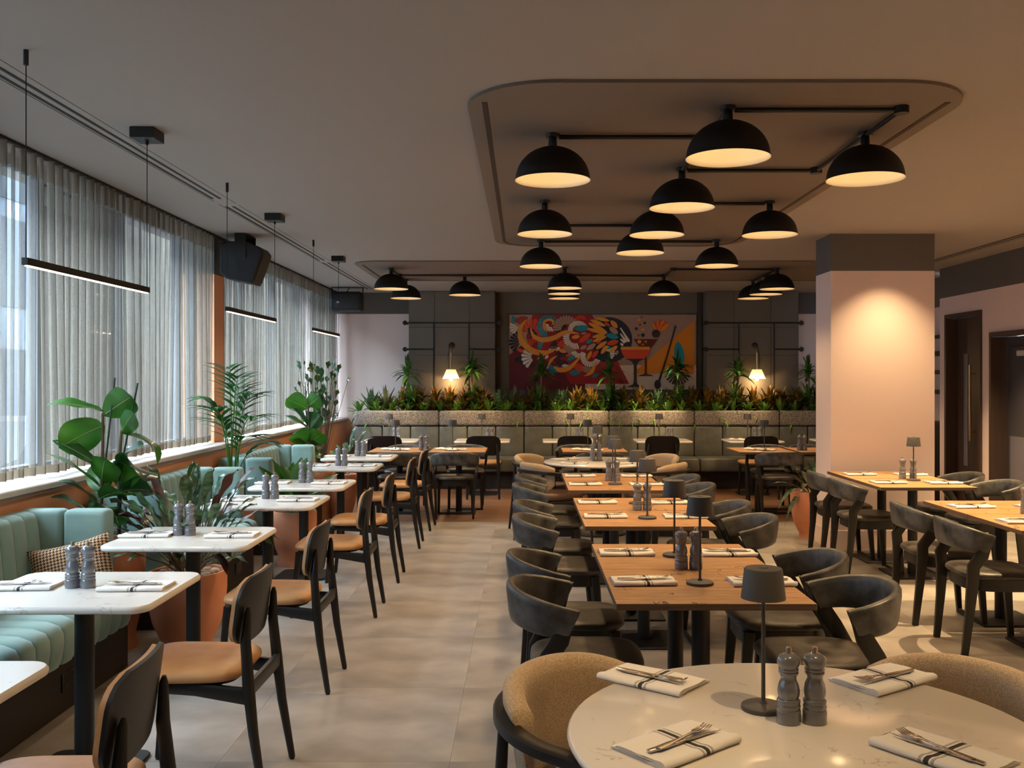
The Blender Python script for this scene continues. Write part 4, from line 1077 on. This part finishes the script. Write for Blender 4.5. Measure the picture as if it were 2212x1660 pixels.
# ================================================================== MURAL (flat print on a board)
def mural():
    r = thing('mural', 'wide colourful mural of swirls, petals and two cocktail glasses on the rear wall', 'painting', (0, 14.80, 0))
    PX = lambda u, v: (-.22+(u-55)/2080*2.874, 2.546-(v-48)/840*1.149)
    G().box(-.22, 2.654, .0, .029, 1.397, 2.546).build('board', m_plinth, r, False)
    names = {'tan':(168,138,116),'crimson':(150,36,42),'maroon':(98,30,40),'mauve':(158,130,116),'orange':(214,132,40),'white':(206,190,174),'navy':(40,42,56),'teal':(22,134,152),
             'red':(206,72,44),'cream':(222,212,198),'brown':(88,36,26),'dark':(56,46,48),'gold':(222,146,58),'dred':(150,52,50)}
    keys = list(names); ms = [mat('print_'+k, lin([min(250, v*1.14) for v in names[k]]), rough=.7) for k in keys]
    g = G(); lay = [0]
    def poly(pts, c):
        lay[0] += 1; y = -.0004-.00006*lay[0]
        g.cur = keys.index(c); n = g.add([(PX(u, v)[0], y, PX(u, v)[1]) for u, v in pts]); g.face([n+i for i in range(len(pts))])
    def tri(pts, c):      # strip: list of left/right pairs
        lay[0] += 1; y = -.0004-.00006*lay[0]; g.cur = keys.index(c)
        n = g.add([(PX(u, v)[0], y, PX(u, v)[1]) for p in pts for u, v in p])
        for i in range(len(pts)-1): g.face((n+2*i, n+2*i+1, n+2*i+3, n+2*i+2))
    def stroke(P, W, c, m=8):
        pts = []
        Q = [P[0]]+P+[P[-1]]
        for i in range(1, len(Q)-2):
            p0, p1, p2, p3 = Q[i-1], Q[i], Q[i+1], Q[i+2]
            for k in range(m):
                t = k/m
                pts.append((tuple(.5*(2*p1[a]+(p2[a]-p0[a])*t+(2*p0[a]-5*p1[a]+4*p2[a]-p3[a])*t*t+(3*p1[a]-p0[a]-3*p2[a]+p3[a])*t**3) for a in (0,1)), W[i-1]+(W[i]-W[i-1])*t))
        pts.append((P[-1], W[-1])); out = []
        for i, (p, wd) in enumerate(pts):
            a, b = pts[max(0,i-1)][0], pts[min(len(pts)-1,i+1)][0]; dx, dy = b[0]-a[0], b[1]-a[1]; l = sqrt(dx*dx+dy*dy) or 1
            out.append(((p[0]-dy/l*wd/2, p[1]+dx/l*wd/2), (p[0]+dy/l*wd/2, p[1]-dx/l*wd/2)))
        tri(out, c)
    def ell(cx, cy, a, b, c, n=28): poly([(cx+a*cos(2*pi*k/n), cy+b*sin(2*pi*k/n)) for k in range(n)], c)
    def lens(cx, cy, L, W, ang, c):
        ca, sa = cos(radians(ang)), sin(radians(ang)); pts = []
        for k in range(18):
            t = 2*pi*k/18; x = L/2*cos(t); y = W/2*sin(t)*abs(sin(t))**.35; pts.append((cx+x*ca-y*sa, cy+x*sa+y*ca))
        poly(pts, c)
    def petal(x0, y0, x1, y1, w0, w1, c):
        dx, dy = x1-x0, y1-y0; l = sqrt(dx*dx+dy*dy); ux, uy = dx/l, dy/l; nx, ny = -uy, ux
        pts = [(x0+nx*w0/2, y0+ny*w0/2), (x0-nx*w0/2, y0-ny*w0/2)]
        for k in range(7):
            a = -pi/2+pi*k/6; pts.append((x1+ux*w1/2*cos(a)+nx*w1/2*sin(a), y1+uy*w1/2*cos(a)+ny*w1/2*sin(a)))
        poly(pts, c)
    def fan(cx, cy, r0, r1, a0, a1, n, c, gap=.82):
        for k in range(n):
            a = radians(a0+(a1-a0)*(k+.5)/n); da = abs(radians(a1-a0))/n
            petal(cx+r0*cos(a), cy+r0*sin(a), cx+r1*cos(a), cy+r1*sin(a), r0*da*gap, r1*da*gap, c)
    poly([(55,48),(2135,48),(2135,888),(55,888)], 'tan')
    poly([(985,48),(2135,48),(2135,615),(1280,615),(1005,110)], 'mauve')
    poly([(315,48),(975,48),(1290,620),(1390,825),(740,825),(660,690),(330,500),(240,300)], 'crimson')
    poly([(55,500),(200,385),(330,500),(560,600),(660,690),(740,825),(905,825),(895,888),(55,888)], 'maroon')
    poly([(900,825),(1392,825),(1280,615),(2135,615),(2135,888),(895,888)], 'white')
    poly([(2115,110),(2107,712),(1420,712)], 'orange')
    ell(1165, 330, 258, 255, 'navy', 48)
    poly([(560,430),(900,160),(1000,260),(1000,600),(850,700),(640,560)], 'crimson')
    fan(75,160,10,95,-85,-25,5,'teal'); fan(210,180,30,110,-150,-60,7,'dred'); fan(310,260,45,150,-170,60,11,'red'); fan(160,185,10,90,120,210,4,'cream')
    fan(490,180,62,118,95,330,14,'teal'); fan(515,165,20,62,60,200,5,'cream'); fan(600,140,30,90,-60,120,7,'navy'); fan(690,210,55,140,-190,-30,12,'tan'); fan(850,112,16,56,-170,-10,9,'red')
    fan(180,360,20,115,120,260,7,'navy'); fan(270,290,20,80,-100,60,5,'navy'); fan(820,230,60,108,-190,-20,15,'cream'); fan(640,330,10,110,40,140,7,'red'); fan(330,380,15,65,150,300,5,'red'); fan(430,400,15,55,120,280,6,'teal')
    fan(190,500,10,85,30,150,6,'navy'); fan(340,520,40,135,120,235,6,'cream'); fan(560,470,15,60,190,330,4,'cream'); fan(500,400,10,85,-50,50,5,'navy'); fan(790,300,70,128,70,215,12,'cream'); fan(760,400,20,95,60,190,8,'tan')
    fan(830,450,30,78,20,170,7,'cream'); fan(960,520,55,108,20,200,13,'cream'); fan(930,620,20,75,40,170,6,'tan'); fan(640,540,20,75,30,330,10,'navy'); fan(560,600,30,95,40,170,8,'teal'); fan(700,590,20,60,60,160,4,'cream'); fan(850,590,20,85,60,170,7,'red')
    fan(780,660,10,65,20,150,6,'teal'); fan(1150,480,20,70,-120,60,8,'cream'); fan(1000,700,5,45,20,120,3,'teal')
    stroke([(242,108),(180,200),(190,330),(290,440),(440,478),(595,425)], [6,50,62,66,58,6], 'gold'); stroke([(290,200),(330,290),(430,330),(560,305),(680,245),(835,262)], [6,44,56,54,46,6], 'gold')
    stroke([(505,235),(448,205),(445,130),(505,102),(545,128),(528,165)], [6,24,26,26,22,6], 'gold'); stroke([(548,628),(620,668),(730,640),(855,508)], [6,56,50,6], 'gold'); stroke([(475,665),(520,560),(590,508)], [4,34,4], 'gold'); stroke([(885,738),(970,690),(1030,560)], [4,44,4], 'gold')
    stroke([(360,550),(395,535),(440,548)], [4,26,4], 'gold')
    for a in [(860,200,165,66,-2,'teal'),(1090,100,170,40,12,'gold'),(1040,140,190,46,22,'gold'),(1040,195,240,52,28,'gold'),(1030,232,230,46,14,'gold'),(1220,155,110,56,48,'gold'),(1145,155,72,34,35,'red'),(1215,225,120,60,38,'tan'),(1200,290,140,62,12,'teal'),
              (1205,362,132,60,-14,'red'),(1050,285,150,42,-12,'gold'),(1060,320,170,44,-22,'gold'),(895,310,160,62,-38,'red'),(945,345,82,42,-30,'teal'),(795,297,94,46,-10,'gold'),(885,258,66,26,-8,'tan'),(1048,358,62,28,-18,'red'),(1080,390,150,48,-36,'gold'),
              (965,408,122,52,-34,'tan'),(880,415,80,42,-30,'tan'),(1110,440,120,46,-54,'gold'),(1215,432,110,46,-40,'gold'),(1168,420,50,26,-18,'teal'),(1010,490,110,46,-52,'red'),(942,508,120,44,-62,'gold'),(1250,475,60,36,-60,'tan'),(645,455,92,40,18,'gold'),(180,450,82,38,22,'red'),
              (472,525,56,34,-62,'cream'),(710,505,62,30,0,'red'),(745,535,98,46,-28,'teal')]: lens(*a)
    for a, b, c_, d in ((1290,195,1380,340),(1290,260,1350,345),(1290,320,1330,355),(1290,370,1310,385)): petal(a, b, c_, d, 14, 30, 'cream')
    for x, y, rr, c in ((1526,75,12,'dred'),(1497,108,12,'gold'),(1560,140,14,'dark'),(1508,160,12,'dred'),(1466,205,17,'dark'),(1540,215,14,'gold'),(1540,277,21,'navy'),(1492,282,12,'dred')): ell(x, y, rr, rr, c, 18)
    for a in range(7): lens(1735+((a-3)*16), 165+abs(a-3)*8, 130, 46, -90+(a-3)*16, 'red' if a % 2 else 'orange')
    ell(1685, 262, 46, 46, 'dark')
    poly([(1435,322),(1705,322),(1575,500),(1568,500)], 'brown'); poly([(1562,500),(1580,500),(1582,690),(1560,690)], 'brown'); poly([(1480,738),(1505,726),(1556,712),(1562,680),(1580,680),(1586,712),(1640,726),(1660,738)], 'brown')
    for x, y, rr in ((1500,350,21),(1572,350,12),(1540,383,9)): ell(x, y, rr, rr, 'gold', 16)
    poly([(1295,408),(1617,408),(1617,440),(1597,498),(1560,535),(1520,545),(1395,545),(1352,535),(1315,498),(1295,440)], 'red'); poly([(1295,408),(1617,408),(1617,441),(1295,441)], 'gold')
    poly([(1345,543),(1570,543),(1500,568),(1472,610),(1470,800),(1440,800),(1438,610),(1410,568)], 'dark'); poly([(1355,862),(1385,850),(1430,830),(1442,790),(1468,790),(1478,830),(1525,850),(1555,862)], 'dark')
    lens(1945, 500, 300, 110, 82, 'teal'); poly([(1800,725),(1835,640),(1880,720)], 'teal')
    stroke([(1900,172),(1885,240),(1800,540),(1720,790)], [22,20,18,26], 'dark'); ell(1702, 832, 36, 52, 'dark'); fan(1925, 690, 45, 140, 15, 165, 10, 'dark', .6)
    g.build('print', ms, r, False)
mural()

# ================================================================== PLANTS
def V(*a): return Vector(a)
def leaf(g, base, tip, w, hint, sag=0.0, n=7, pk=.45, fold=.25, wave=0.0, wf=9, cross=2, pw=1.0):
    base, tip, hint = Vector(base), Vector(tip), Vector(hint)
    L = (tip-base).length; rows = []
    ctrl = (base+tip)/2+hint.normalized()*sag*L
    for i in range(n+1):
        t = i/n
        p = base*(1-t)**2+ctrl*2*t*(1-t)+tip*t*t
        d = ((ctrl-base)*(1-t)+(tip-ctrl)*t).normalized()
        a = d.cross(hint)
        a = a.normalized() if a.length > 1e-6 else V(1,0,0)
        nn = a.cross(d).normalized()
        s = (t/pk if t < pk else (1-t)/(1-pk)); hw = w/2*max(.02, min(1, sin(min(1, s)*pi/2)**pw))
        row = []
        for k in range(-cross, cross+1):
            f = k/cross
            wv = wave*w*sin(wf*t*6.28+(f > 0)*1.3)*abs(f)
            row.append(p+a*hw*f+nn*(fold*hw*(abs(f)**1.4)+wv))
        rows.append(row)
    k = len(rows[0]); b = [g.add(r) for r in rows]
    for x, y in zip(b, b[1:]):
        for i in range(k-1): g.face((x+i, x+i+1, y+i+1, y+i))
    return g
def arch_leaves(g, c, n, Lr, w, elev, rs, pk=.35, droop=.5, wave=0, zoff=0, fold=.3, m=5, cross=1):
    for i in range(n):
        az = 2*pi*(i*.381966)+rs.uniform(-.3,.3); e = radians(rs.uniform(*elev)); L = rs.uniform(*Lr)
        d = V(cos(az)*cos(e), sin(az)*cos(e), sin(e))
        b = Vector(c)+V(0,0,zoff*i/n)+d*.008
        tip = b+d*L-V(0,0,1)*L*droop*cos(e)*rs.uniform(.6,1.2)
        leaf(g, b, tip, w*rs.uniform(.8,1.15), V(0,0,1), .22*droop+.06, m, pk, fold, wave, cross=cross)
# terracotta pots
def pot(x, y, R, H, label, stones=0, foot=.62, rs=None):
    r = thing('terracotta_pot', label, 'pot', (x, y, 0))
    G().lathe([(R*foot,0),(R*foot,.035),(R*.70,.07),(R*.86,.15*H/.45),(R*.96,.25*H/.45),(R,H-.10),(R,H-.012),(R-.006,H),(R-.022,H),(R-.03,H-.05),(.0,H-.055)], 44).build('pot_body', m_terra, r, True, 60)
    G().lathe([(R-.026,H-.06),(R-.026,H-.03),(0,H-.03)], 24, cap0=False).build('soil', m_soil, r)
    if stones:
        rs = random.Random(stones)
        for k in range(stones):
            a = k*2.4; q = (R-.055)*sqrt((k+.5)/stones); s = rs.uniform(.020,.032)
            g = G(); g.ball((q*cos(a), q*sin(a), H-.022+rs.uniform(0,.012)), s*1.25, s*.9, s*.62, 10, 6, rs.uniform(0,3)); g.build('pebble', m_stone, r)
    return r
pot(-1.955, 5.60, .222, .445, 'round terracotta pot with pebbles beside the nearest teal bench', 34)
pot(-2.40, 5.60, .19, .62, 'taller terracotta pot holding the fiddle-leaf fig near the windows', 0, .8)
pot(-1.925, 8.09, .185, .455, 'terracotta pot between the middle and farthest teal benches', 0, .78)
pot(-2.44, 8.09, .17, .50, 'terracotta pot holding the palm by the windows', 0, .8)
pot(-2.30, 10.72, .20, .56, 'terracotta pot holding the fig beyond the farthest teal bench', 0, .8)
pot(-2.03, 10.75, .17, .50, 'terracotta pot with the striped-leaf plant beyond the farthest teal bench', 18, .8)
pot(-2.42, 11.5, .20, .50, 'terracotta pot with dark upright plant in the far corner by the windows', 0, .8)
pot(2.865, 9.52, .222, .455, 'round terracotta pot behind the blush column', 22)
# fiddle-leaf fig, leaf by leaf
def fiddle(name, label, O, stems, canes, leaves, dx=0):
    r = thing(name, label, 'plant', O); O = Vector(O)
    for p in stems: G().tube([Vector(q)-O for q in p], [.011-.0035*i/len(p) for i in range(len(p))], 8).build('stem', m_stem, r)
    for p in canes: G().tube([Vector(q)-O for q in p], .0055, 6).build('cane', m_cane, r)
    for (b, t, w_, hint, sag, m) in leaves:
        bb, tt = Vector(b)-O, Vector(t)-O
        g = G(); g.cur = 0; leaf(g, bb, tt, w_, hint, sag, 10, .62, .22, .035, 1.7, cross=3, pw=.62)
        g.cur = 1
        ctrl = (bb+tt)/2+Vector(hint).normalized()*sag*(tt-bb).length
        nh = Vector(hint).normalized()
        for sg in (1, -1):
            pth = []
            for k in range(6):
                t_ = k/5*.94; pth.append(bb*(1-t_)**2+ctrl*2*t_*(1-t_)+tt*t_*t_+nh*.0008*sg)
            if sg == 1: g.tube(pth, [.004,.0035,.003,.0025,.002,.001], 5)
        g.build('leaf', [m, m_rib], r, True, 180)
    return r
Yf = 5.60
def F(x, z, y=Yf): return (x, y, z)
fl_leaves = [
 (F(-2.447,1.372),F(-2.72,1.415,5.5),.15,(0.1,-.25,1),.10,m_fiddle),(F(-2.447,1.345),F(-2.26,1.46,5.56),.19,(.3,1,.55),.16,m_fiddle),
 (F(-2.437,1.29),F(-2.655,1.165,5.5),.215,(-.25,1,.25),.22,m_fiddle),(F(-2.338,1.245),F(-2.235,1.37,5.52),.135,(.5,1,.2),-.08,m_fiddle),
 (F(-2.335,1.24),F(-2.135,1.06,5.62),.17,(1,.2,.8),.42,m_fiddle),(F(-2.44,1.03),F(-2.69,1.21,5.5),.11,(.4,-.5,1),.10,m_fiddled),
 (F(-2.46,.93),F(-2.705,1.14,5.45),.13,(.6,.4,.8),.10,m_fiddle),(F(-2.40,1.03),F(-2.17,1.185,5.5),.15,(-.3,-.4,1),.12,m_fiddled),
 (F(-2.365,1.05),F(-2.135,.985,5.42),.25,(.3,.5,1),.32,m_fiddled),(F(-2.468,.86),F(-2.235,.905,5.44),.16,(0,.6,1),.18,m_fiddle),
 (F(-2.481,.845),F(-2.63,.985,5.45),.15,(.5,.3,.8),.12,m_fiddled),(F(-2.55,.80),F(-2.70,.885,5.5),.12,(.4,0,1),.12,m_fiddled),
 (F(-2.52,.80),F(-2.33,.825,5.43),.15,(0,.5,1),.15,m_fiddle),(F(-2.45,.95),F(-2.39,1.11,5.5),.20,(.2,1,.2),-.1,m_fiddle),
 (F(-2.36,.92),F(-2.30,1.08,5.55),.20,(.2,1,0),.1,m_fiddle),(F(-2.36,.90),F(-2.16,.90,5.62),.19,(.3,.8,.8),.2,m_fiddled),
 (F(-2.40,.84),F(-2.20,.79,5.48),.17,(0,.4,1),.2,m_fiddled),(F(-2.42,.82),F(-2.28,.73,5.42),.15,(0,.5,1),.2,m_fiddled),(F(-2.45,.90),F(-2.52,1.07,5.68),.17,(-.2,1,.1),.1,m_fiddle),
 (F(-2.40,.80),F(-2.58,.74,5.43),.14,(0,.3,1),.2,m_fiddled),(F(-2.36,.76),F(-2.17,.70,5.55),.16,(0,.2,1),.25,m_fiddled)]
fiddle('fiddle_leaf_fig', 'tall fiddle-leaf fig with big glossy leaves beside the nearest teal bench', (-2.40,5.60,.59),
  [[F(-2.46,.56),F(-2.455,.9),F(-2.447,1.2),F(-2.447,1.36)],[F(-2.35,.56),F(-2.355,.9),F(-2.345,1.18),F(-2.338,1.26)]],
  [[F(-2.46,.57),F(-2.447,.93),F(-2.377,1.567)],[F(-2.36,.57),F(-2.324,1.13),F(-2.244,1.536)]], fl_leaves)
Y2 = 10.70
sc = lambda x, y: ((x-1131)*Y2/2080, 1.56-(y-819)*Y2/2080)
def F2(px, py, dy=0): x, z = sc(px, py); return (x, Y2+dy, z)
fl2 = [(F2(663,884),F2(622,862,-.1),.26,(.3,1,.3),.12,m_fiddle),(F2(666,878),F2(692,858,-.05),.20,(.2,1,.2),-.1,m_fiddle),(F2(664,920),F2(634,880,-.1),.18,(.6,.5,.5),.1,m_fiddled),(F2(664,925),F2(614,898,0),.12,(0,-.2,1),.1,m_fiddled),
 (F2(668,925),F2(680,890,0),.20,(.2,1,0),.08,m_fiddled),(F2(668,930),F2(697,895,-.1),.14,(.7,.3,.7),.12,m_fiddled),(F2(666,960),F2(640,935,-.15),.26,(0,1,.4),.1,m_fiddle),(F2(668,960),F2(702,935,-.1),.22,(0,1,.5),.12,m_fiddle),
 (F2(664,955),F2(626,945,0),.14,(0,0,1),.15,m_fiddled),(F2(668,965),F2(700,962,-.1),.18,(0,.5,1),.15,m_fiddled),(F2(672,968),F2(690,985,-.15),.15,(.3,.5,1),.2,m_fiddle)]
fiddle('fiddle_leaf_fig', 'smaller fiddle-leaf fig beyond the farthest teal bench', (-2.40,10.70,.53), [[F2(668,1010),F2(667,930),F2(665,872)]], [[F2(668,1000),F2(666,820)],[F2(667,1000),F2(659,826)]], fl2)
# kentia palm
def palm(x, y, label):
    r = thing('palm', label, 'plant', (x, y, .47)); rs = random.Random(4)
    fr = [((-.20,-.1),.92,.50),((-.06,.05),1.16,.22),((.05,-.05),1.08,.25),((.20,-.15),.78,.42),((-.17,.1),.74,.35),((.12,.15),.95,.4),((.26,.05),.55,.3),((-.10,-.2),.85,.45),((.02,.1),1.0,.3),((.16,-.2),.62,.4)]
    for (ox, oy), H, bend in fr:
        b = V(rs.uniform(-.03,.03), rs.uniform(-.03,.03), 0); top = V(ox*1.0, oy, H); c = V(ox*.15, oy*.15, H*.95)
        P = [b*(1-t)**2+c*2*t*(1-t)+top*t*t for t in [k/9 for k in range(10)]]
        G().tube(P, [.008-.0006*k for k in range(10)], 6).build('stem', m_palmstem, r)
        g = G(); n = 7
        for k in range(n):
            t = .55+.45*k/(n-1); p = b*(1-t)**2+c*2*t*(1-t)+top*t*t
            d = ((c-b)*(1-t)+(top-c)*t).normalized(); a = d.cross(V(0,0,1)); a = a.normalized() if a.length > .05 else V(1,0,0)
            L = .26*sin(pi*(.2+.7*k/(n-1)))+.08
            for s in (-1, 1):
                q = p+d*.02; tip = q+(a*s*.75+d*.75).normalized()*L-V(0,0,L*.38)
                leaf(g, q, tip, .046, V(0,0,1), .14, 5, .35, .25, 0, cross=1)
        g.build('frond', m_palm, r, True, 180)
palm(-2.44, 8.09, 'kentia palm with arching fronds by the windows behind the middle teal bench')
# striped / maroon calatheas
def wavy(name, label, loc, n, Lr, seed, mats_, stemL, spread=1.0, w_=.062, elev=(10,75), as_parts=True):
    r = thing(name, label, 'plant', loc); rs = random.Random(seed)
    for i in range(n):
        az = i*2.39996+rs.uniform(-.3,.3); e = radians(rs.uniform(*elev)); sl = rs.uniform(.45,1)*stemL; L = rs.uniform(*Lr)
        d = V(cos(az)*cos(e)*spread, sin(az)*cos(e)*spread, sin(e)).normalized()
        b = V(cos(az)*.03, sin(az)*.03, 0); k = b+d*sl+V(0,0,sl*.25)
        g = G(); g.cur = 0; leaf(g, k, k+d*L-V(0,0,L*rs.uniform(.1,.75)*cos(e)), w_*rs.uniform(.8,1.2), V(0,0,1), .26, 10, .4, .18, .11, 1.8, cross=2)
        g.cur = 1; g.tube([b, (b+k)/2+V(0,0,.02), k], .003, 5, caps=False)
        g.build('leaf', [mats_[i % len(mats_)], m_stem], r, True, 180)
wavy('calathea', 'dark wavy-leaved calathea in the pebble-topped pot', (-1.955,5.60,.42), 76, (.16,.28), 5, [m_calathea, m_calared, m_calathea, m_fiddled], .44, 1.0, .066, (8,74))
wavy('calathea', 'striped-leaf calathea beyond the farthest teal bench', (-2.03,10.75,.47), 26, (.18,.30), 8, [m_calathea], .34)
def broad(name, label, loc, n, Lr, w_, seed, m, elev=(25,80), stemL=.12):
    r = thing(name, label, 'plant', loc); rs = random.Random(seed)
    for i in range(n):
        az = i*2.39996; e = radians(rs.uniform(*elev)); L = rs.uniform(*Lr); d = V(cos(az)*cos(e), sin(az)*cos(e), sin(e)); b = V(cos(az)*.02, sin(az)*.02, 0); k = b+d*stemL
        g = G(); leaf(g, k, k+d*L-V(0,0,L*.25*cos(e)), w_*rs.uniform(.8,1.1), V(0,0,1), .12, 8, .45, .3, .02, 1, cross=2); g.tube([b, k], .004, 5, caps=False); g.build('leaf', m, r, True, 180)
broad('peace_lily', 'broad-leaved green plant in the pot between the middle and farthest benches', (-1.925,8.09,.42), 15, (.34,.50), .15, 3, m_fiddle, (28,80), .12)
wavy('rubber_plant', 'dark upright bushy plant in the far corner by the windows', (-2.42,11.5,.47), 60, (.10,.15), 12, [m_fiddled], 1.0, .42, .07, (45,88))
# drooping-leaf plant behind the column
def drooper():
    r = thing('drooping_plant', 'olive plant with long drooping leaves in the pot behind the column', 'plant', (2.865,9.52,.43)); rs = random.Random(2)
    tips = [(-.42,-.25,-.14),(-.34,-.2,-.30),(-.30,-.22,.18),(-.15,-.3,.22),(.05,-.25,.28),(-.45,-.1,.10),(-.1,-.15,.32),(.2,-.2,.2),(-.25,.1,.3),(.1,.2,.3),(-.2,-.3,.05),(.25,-.1,.05),(-.05,.25,.2)]
    for t in tips:
        t = V(*t); g = G(); leaf(g, V(t.x*.15, t.y*.15, 0), t, .06, V(0,0,1), .55 if t.z < .1 else .25, 12, .55, .2, .06, 1.5, cross=2); g.build('leaf', [m_oliveleaf, m_calathea][rs.random() > .6], r, True, 180)
drooper()
# planter planting
PY = 14.29; PZ = 1.035
def dracaena(seed):
    r = thing('dracaena', 'x', 'plant'); rs = random.Random(seed)
    H = rs.uniform(.60,.68); G().tube([(0,0,0),(.012,0,H*.5),(0,.01,H)], [.016,.014,.012], 8).build('cane_stem', m_stem, r)
    g = G(); arch_leaves(g, (0,0,H-.10), 46, (.22,.32), .056, (0,88), rs, .35, .72, zoff=.16, m=7); g.build('foliage', m_dracaena, r, True, 180)
    g = G(); arch_leaves(g, (.03,-.03,.10), 40, (.22,.33), .058, (20,86), rs, .35, .6, zoff=.18, m=7); g.build('foliage', m_dracaena, r, True, 180)
    return r
dp = [Proto(dracaena(s)) for s in (1, 2, 3)]
for i, px in enumerate((881, 1020, 1169, 1315, 1463, 1594, 1745)):
    dp[i % 3].put(((px-1131)*PY/2080, PY-.02, PZ), i*1.9, 'taller dracaena with arching leaf crown, %s from the left in the rear planter' % ORD[i], 'dracaenas in the rear planter')
def small(kind, seed):
    rs = random.Random(seed); r = thing({'r':'rosette_plant','c':'croton','k':'calathea'}[kind], 'x', 'plant'); g = G()
    if kind == 'r': arch_leaves(g, (0,0,0), 32, (.22,.36), .050, (5,78), rs, .35, .8, m=6); m = m_rosette
    elif kind == 'c': arch_leaves(g, (0,0,.02), 30, (.25,.40), .066, (30,87), rs, .45, .35, zoff=.10, wave=.06, m=6, cross=2); m = m_croton
    else: arch_leaves(g, (0,0,.02), 26, (.30,.46), .060, (38,87), rs, .4, .3, wave=.08, m=7, cross=2); m = [m_calathea, m_oliveleaf][seed % 2]
    g.build('foliage', m, r, True, 180); return Proto(r)
PR = [small('r', s) for s in (1,2,3)]; PC = [small('c', s) for s in (4,5)]; PK = [small('k', s) for s in (6,7)]
nr = nc = nk = 0
xx = -2.40; i = 0
while xx < 4.4:
    PR[i % 3].put((xx+rnd.uniform(-.03,.03), 14.225+rnd.uniform(-.015,.02), PZ), rnd.uniform(0,6), 'low bright green rosette plant, %s from the left along the rear planter' % ORD[nr], 'green rosette plants'); nr += 1
    bx_ = xx+.11+rnd.uniform(-.03,.03)
    if i in (0, 1, 8, 9, 11, 12, 15, 18): 
        PK[i % 2].put((bx_, 14.37, PZ), rnd.uniform(0,6), 'upright narrow-leaved calathea, %s from the left at the back of the rear planter' % ORD[nk], 'planter calatheas'); nk += 1
    else:
        PC[i % 2].put((bx_, 14.37, PZ), rnd.uniform(0,6), 'orange and green croton, %s from the left at the back of the rear planter' % ORD[nc], 'crotons'); nc += 1
    xx += .238; i += 1
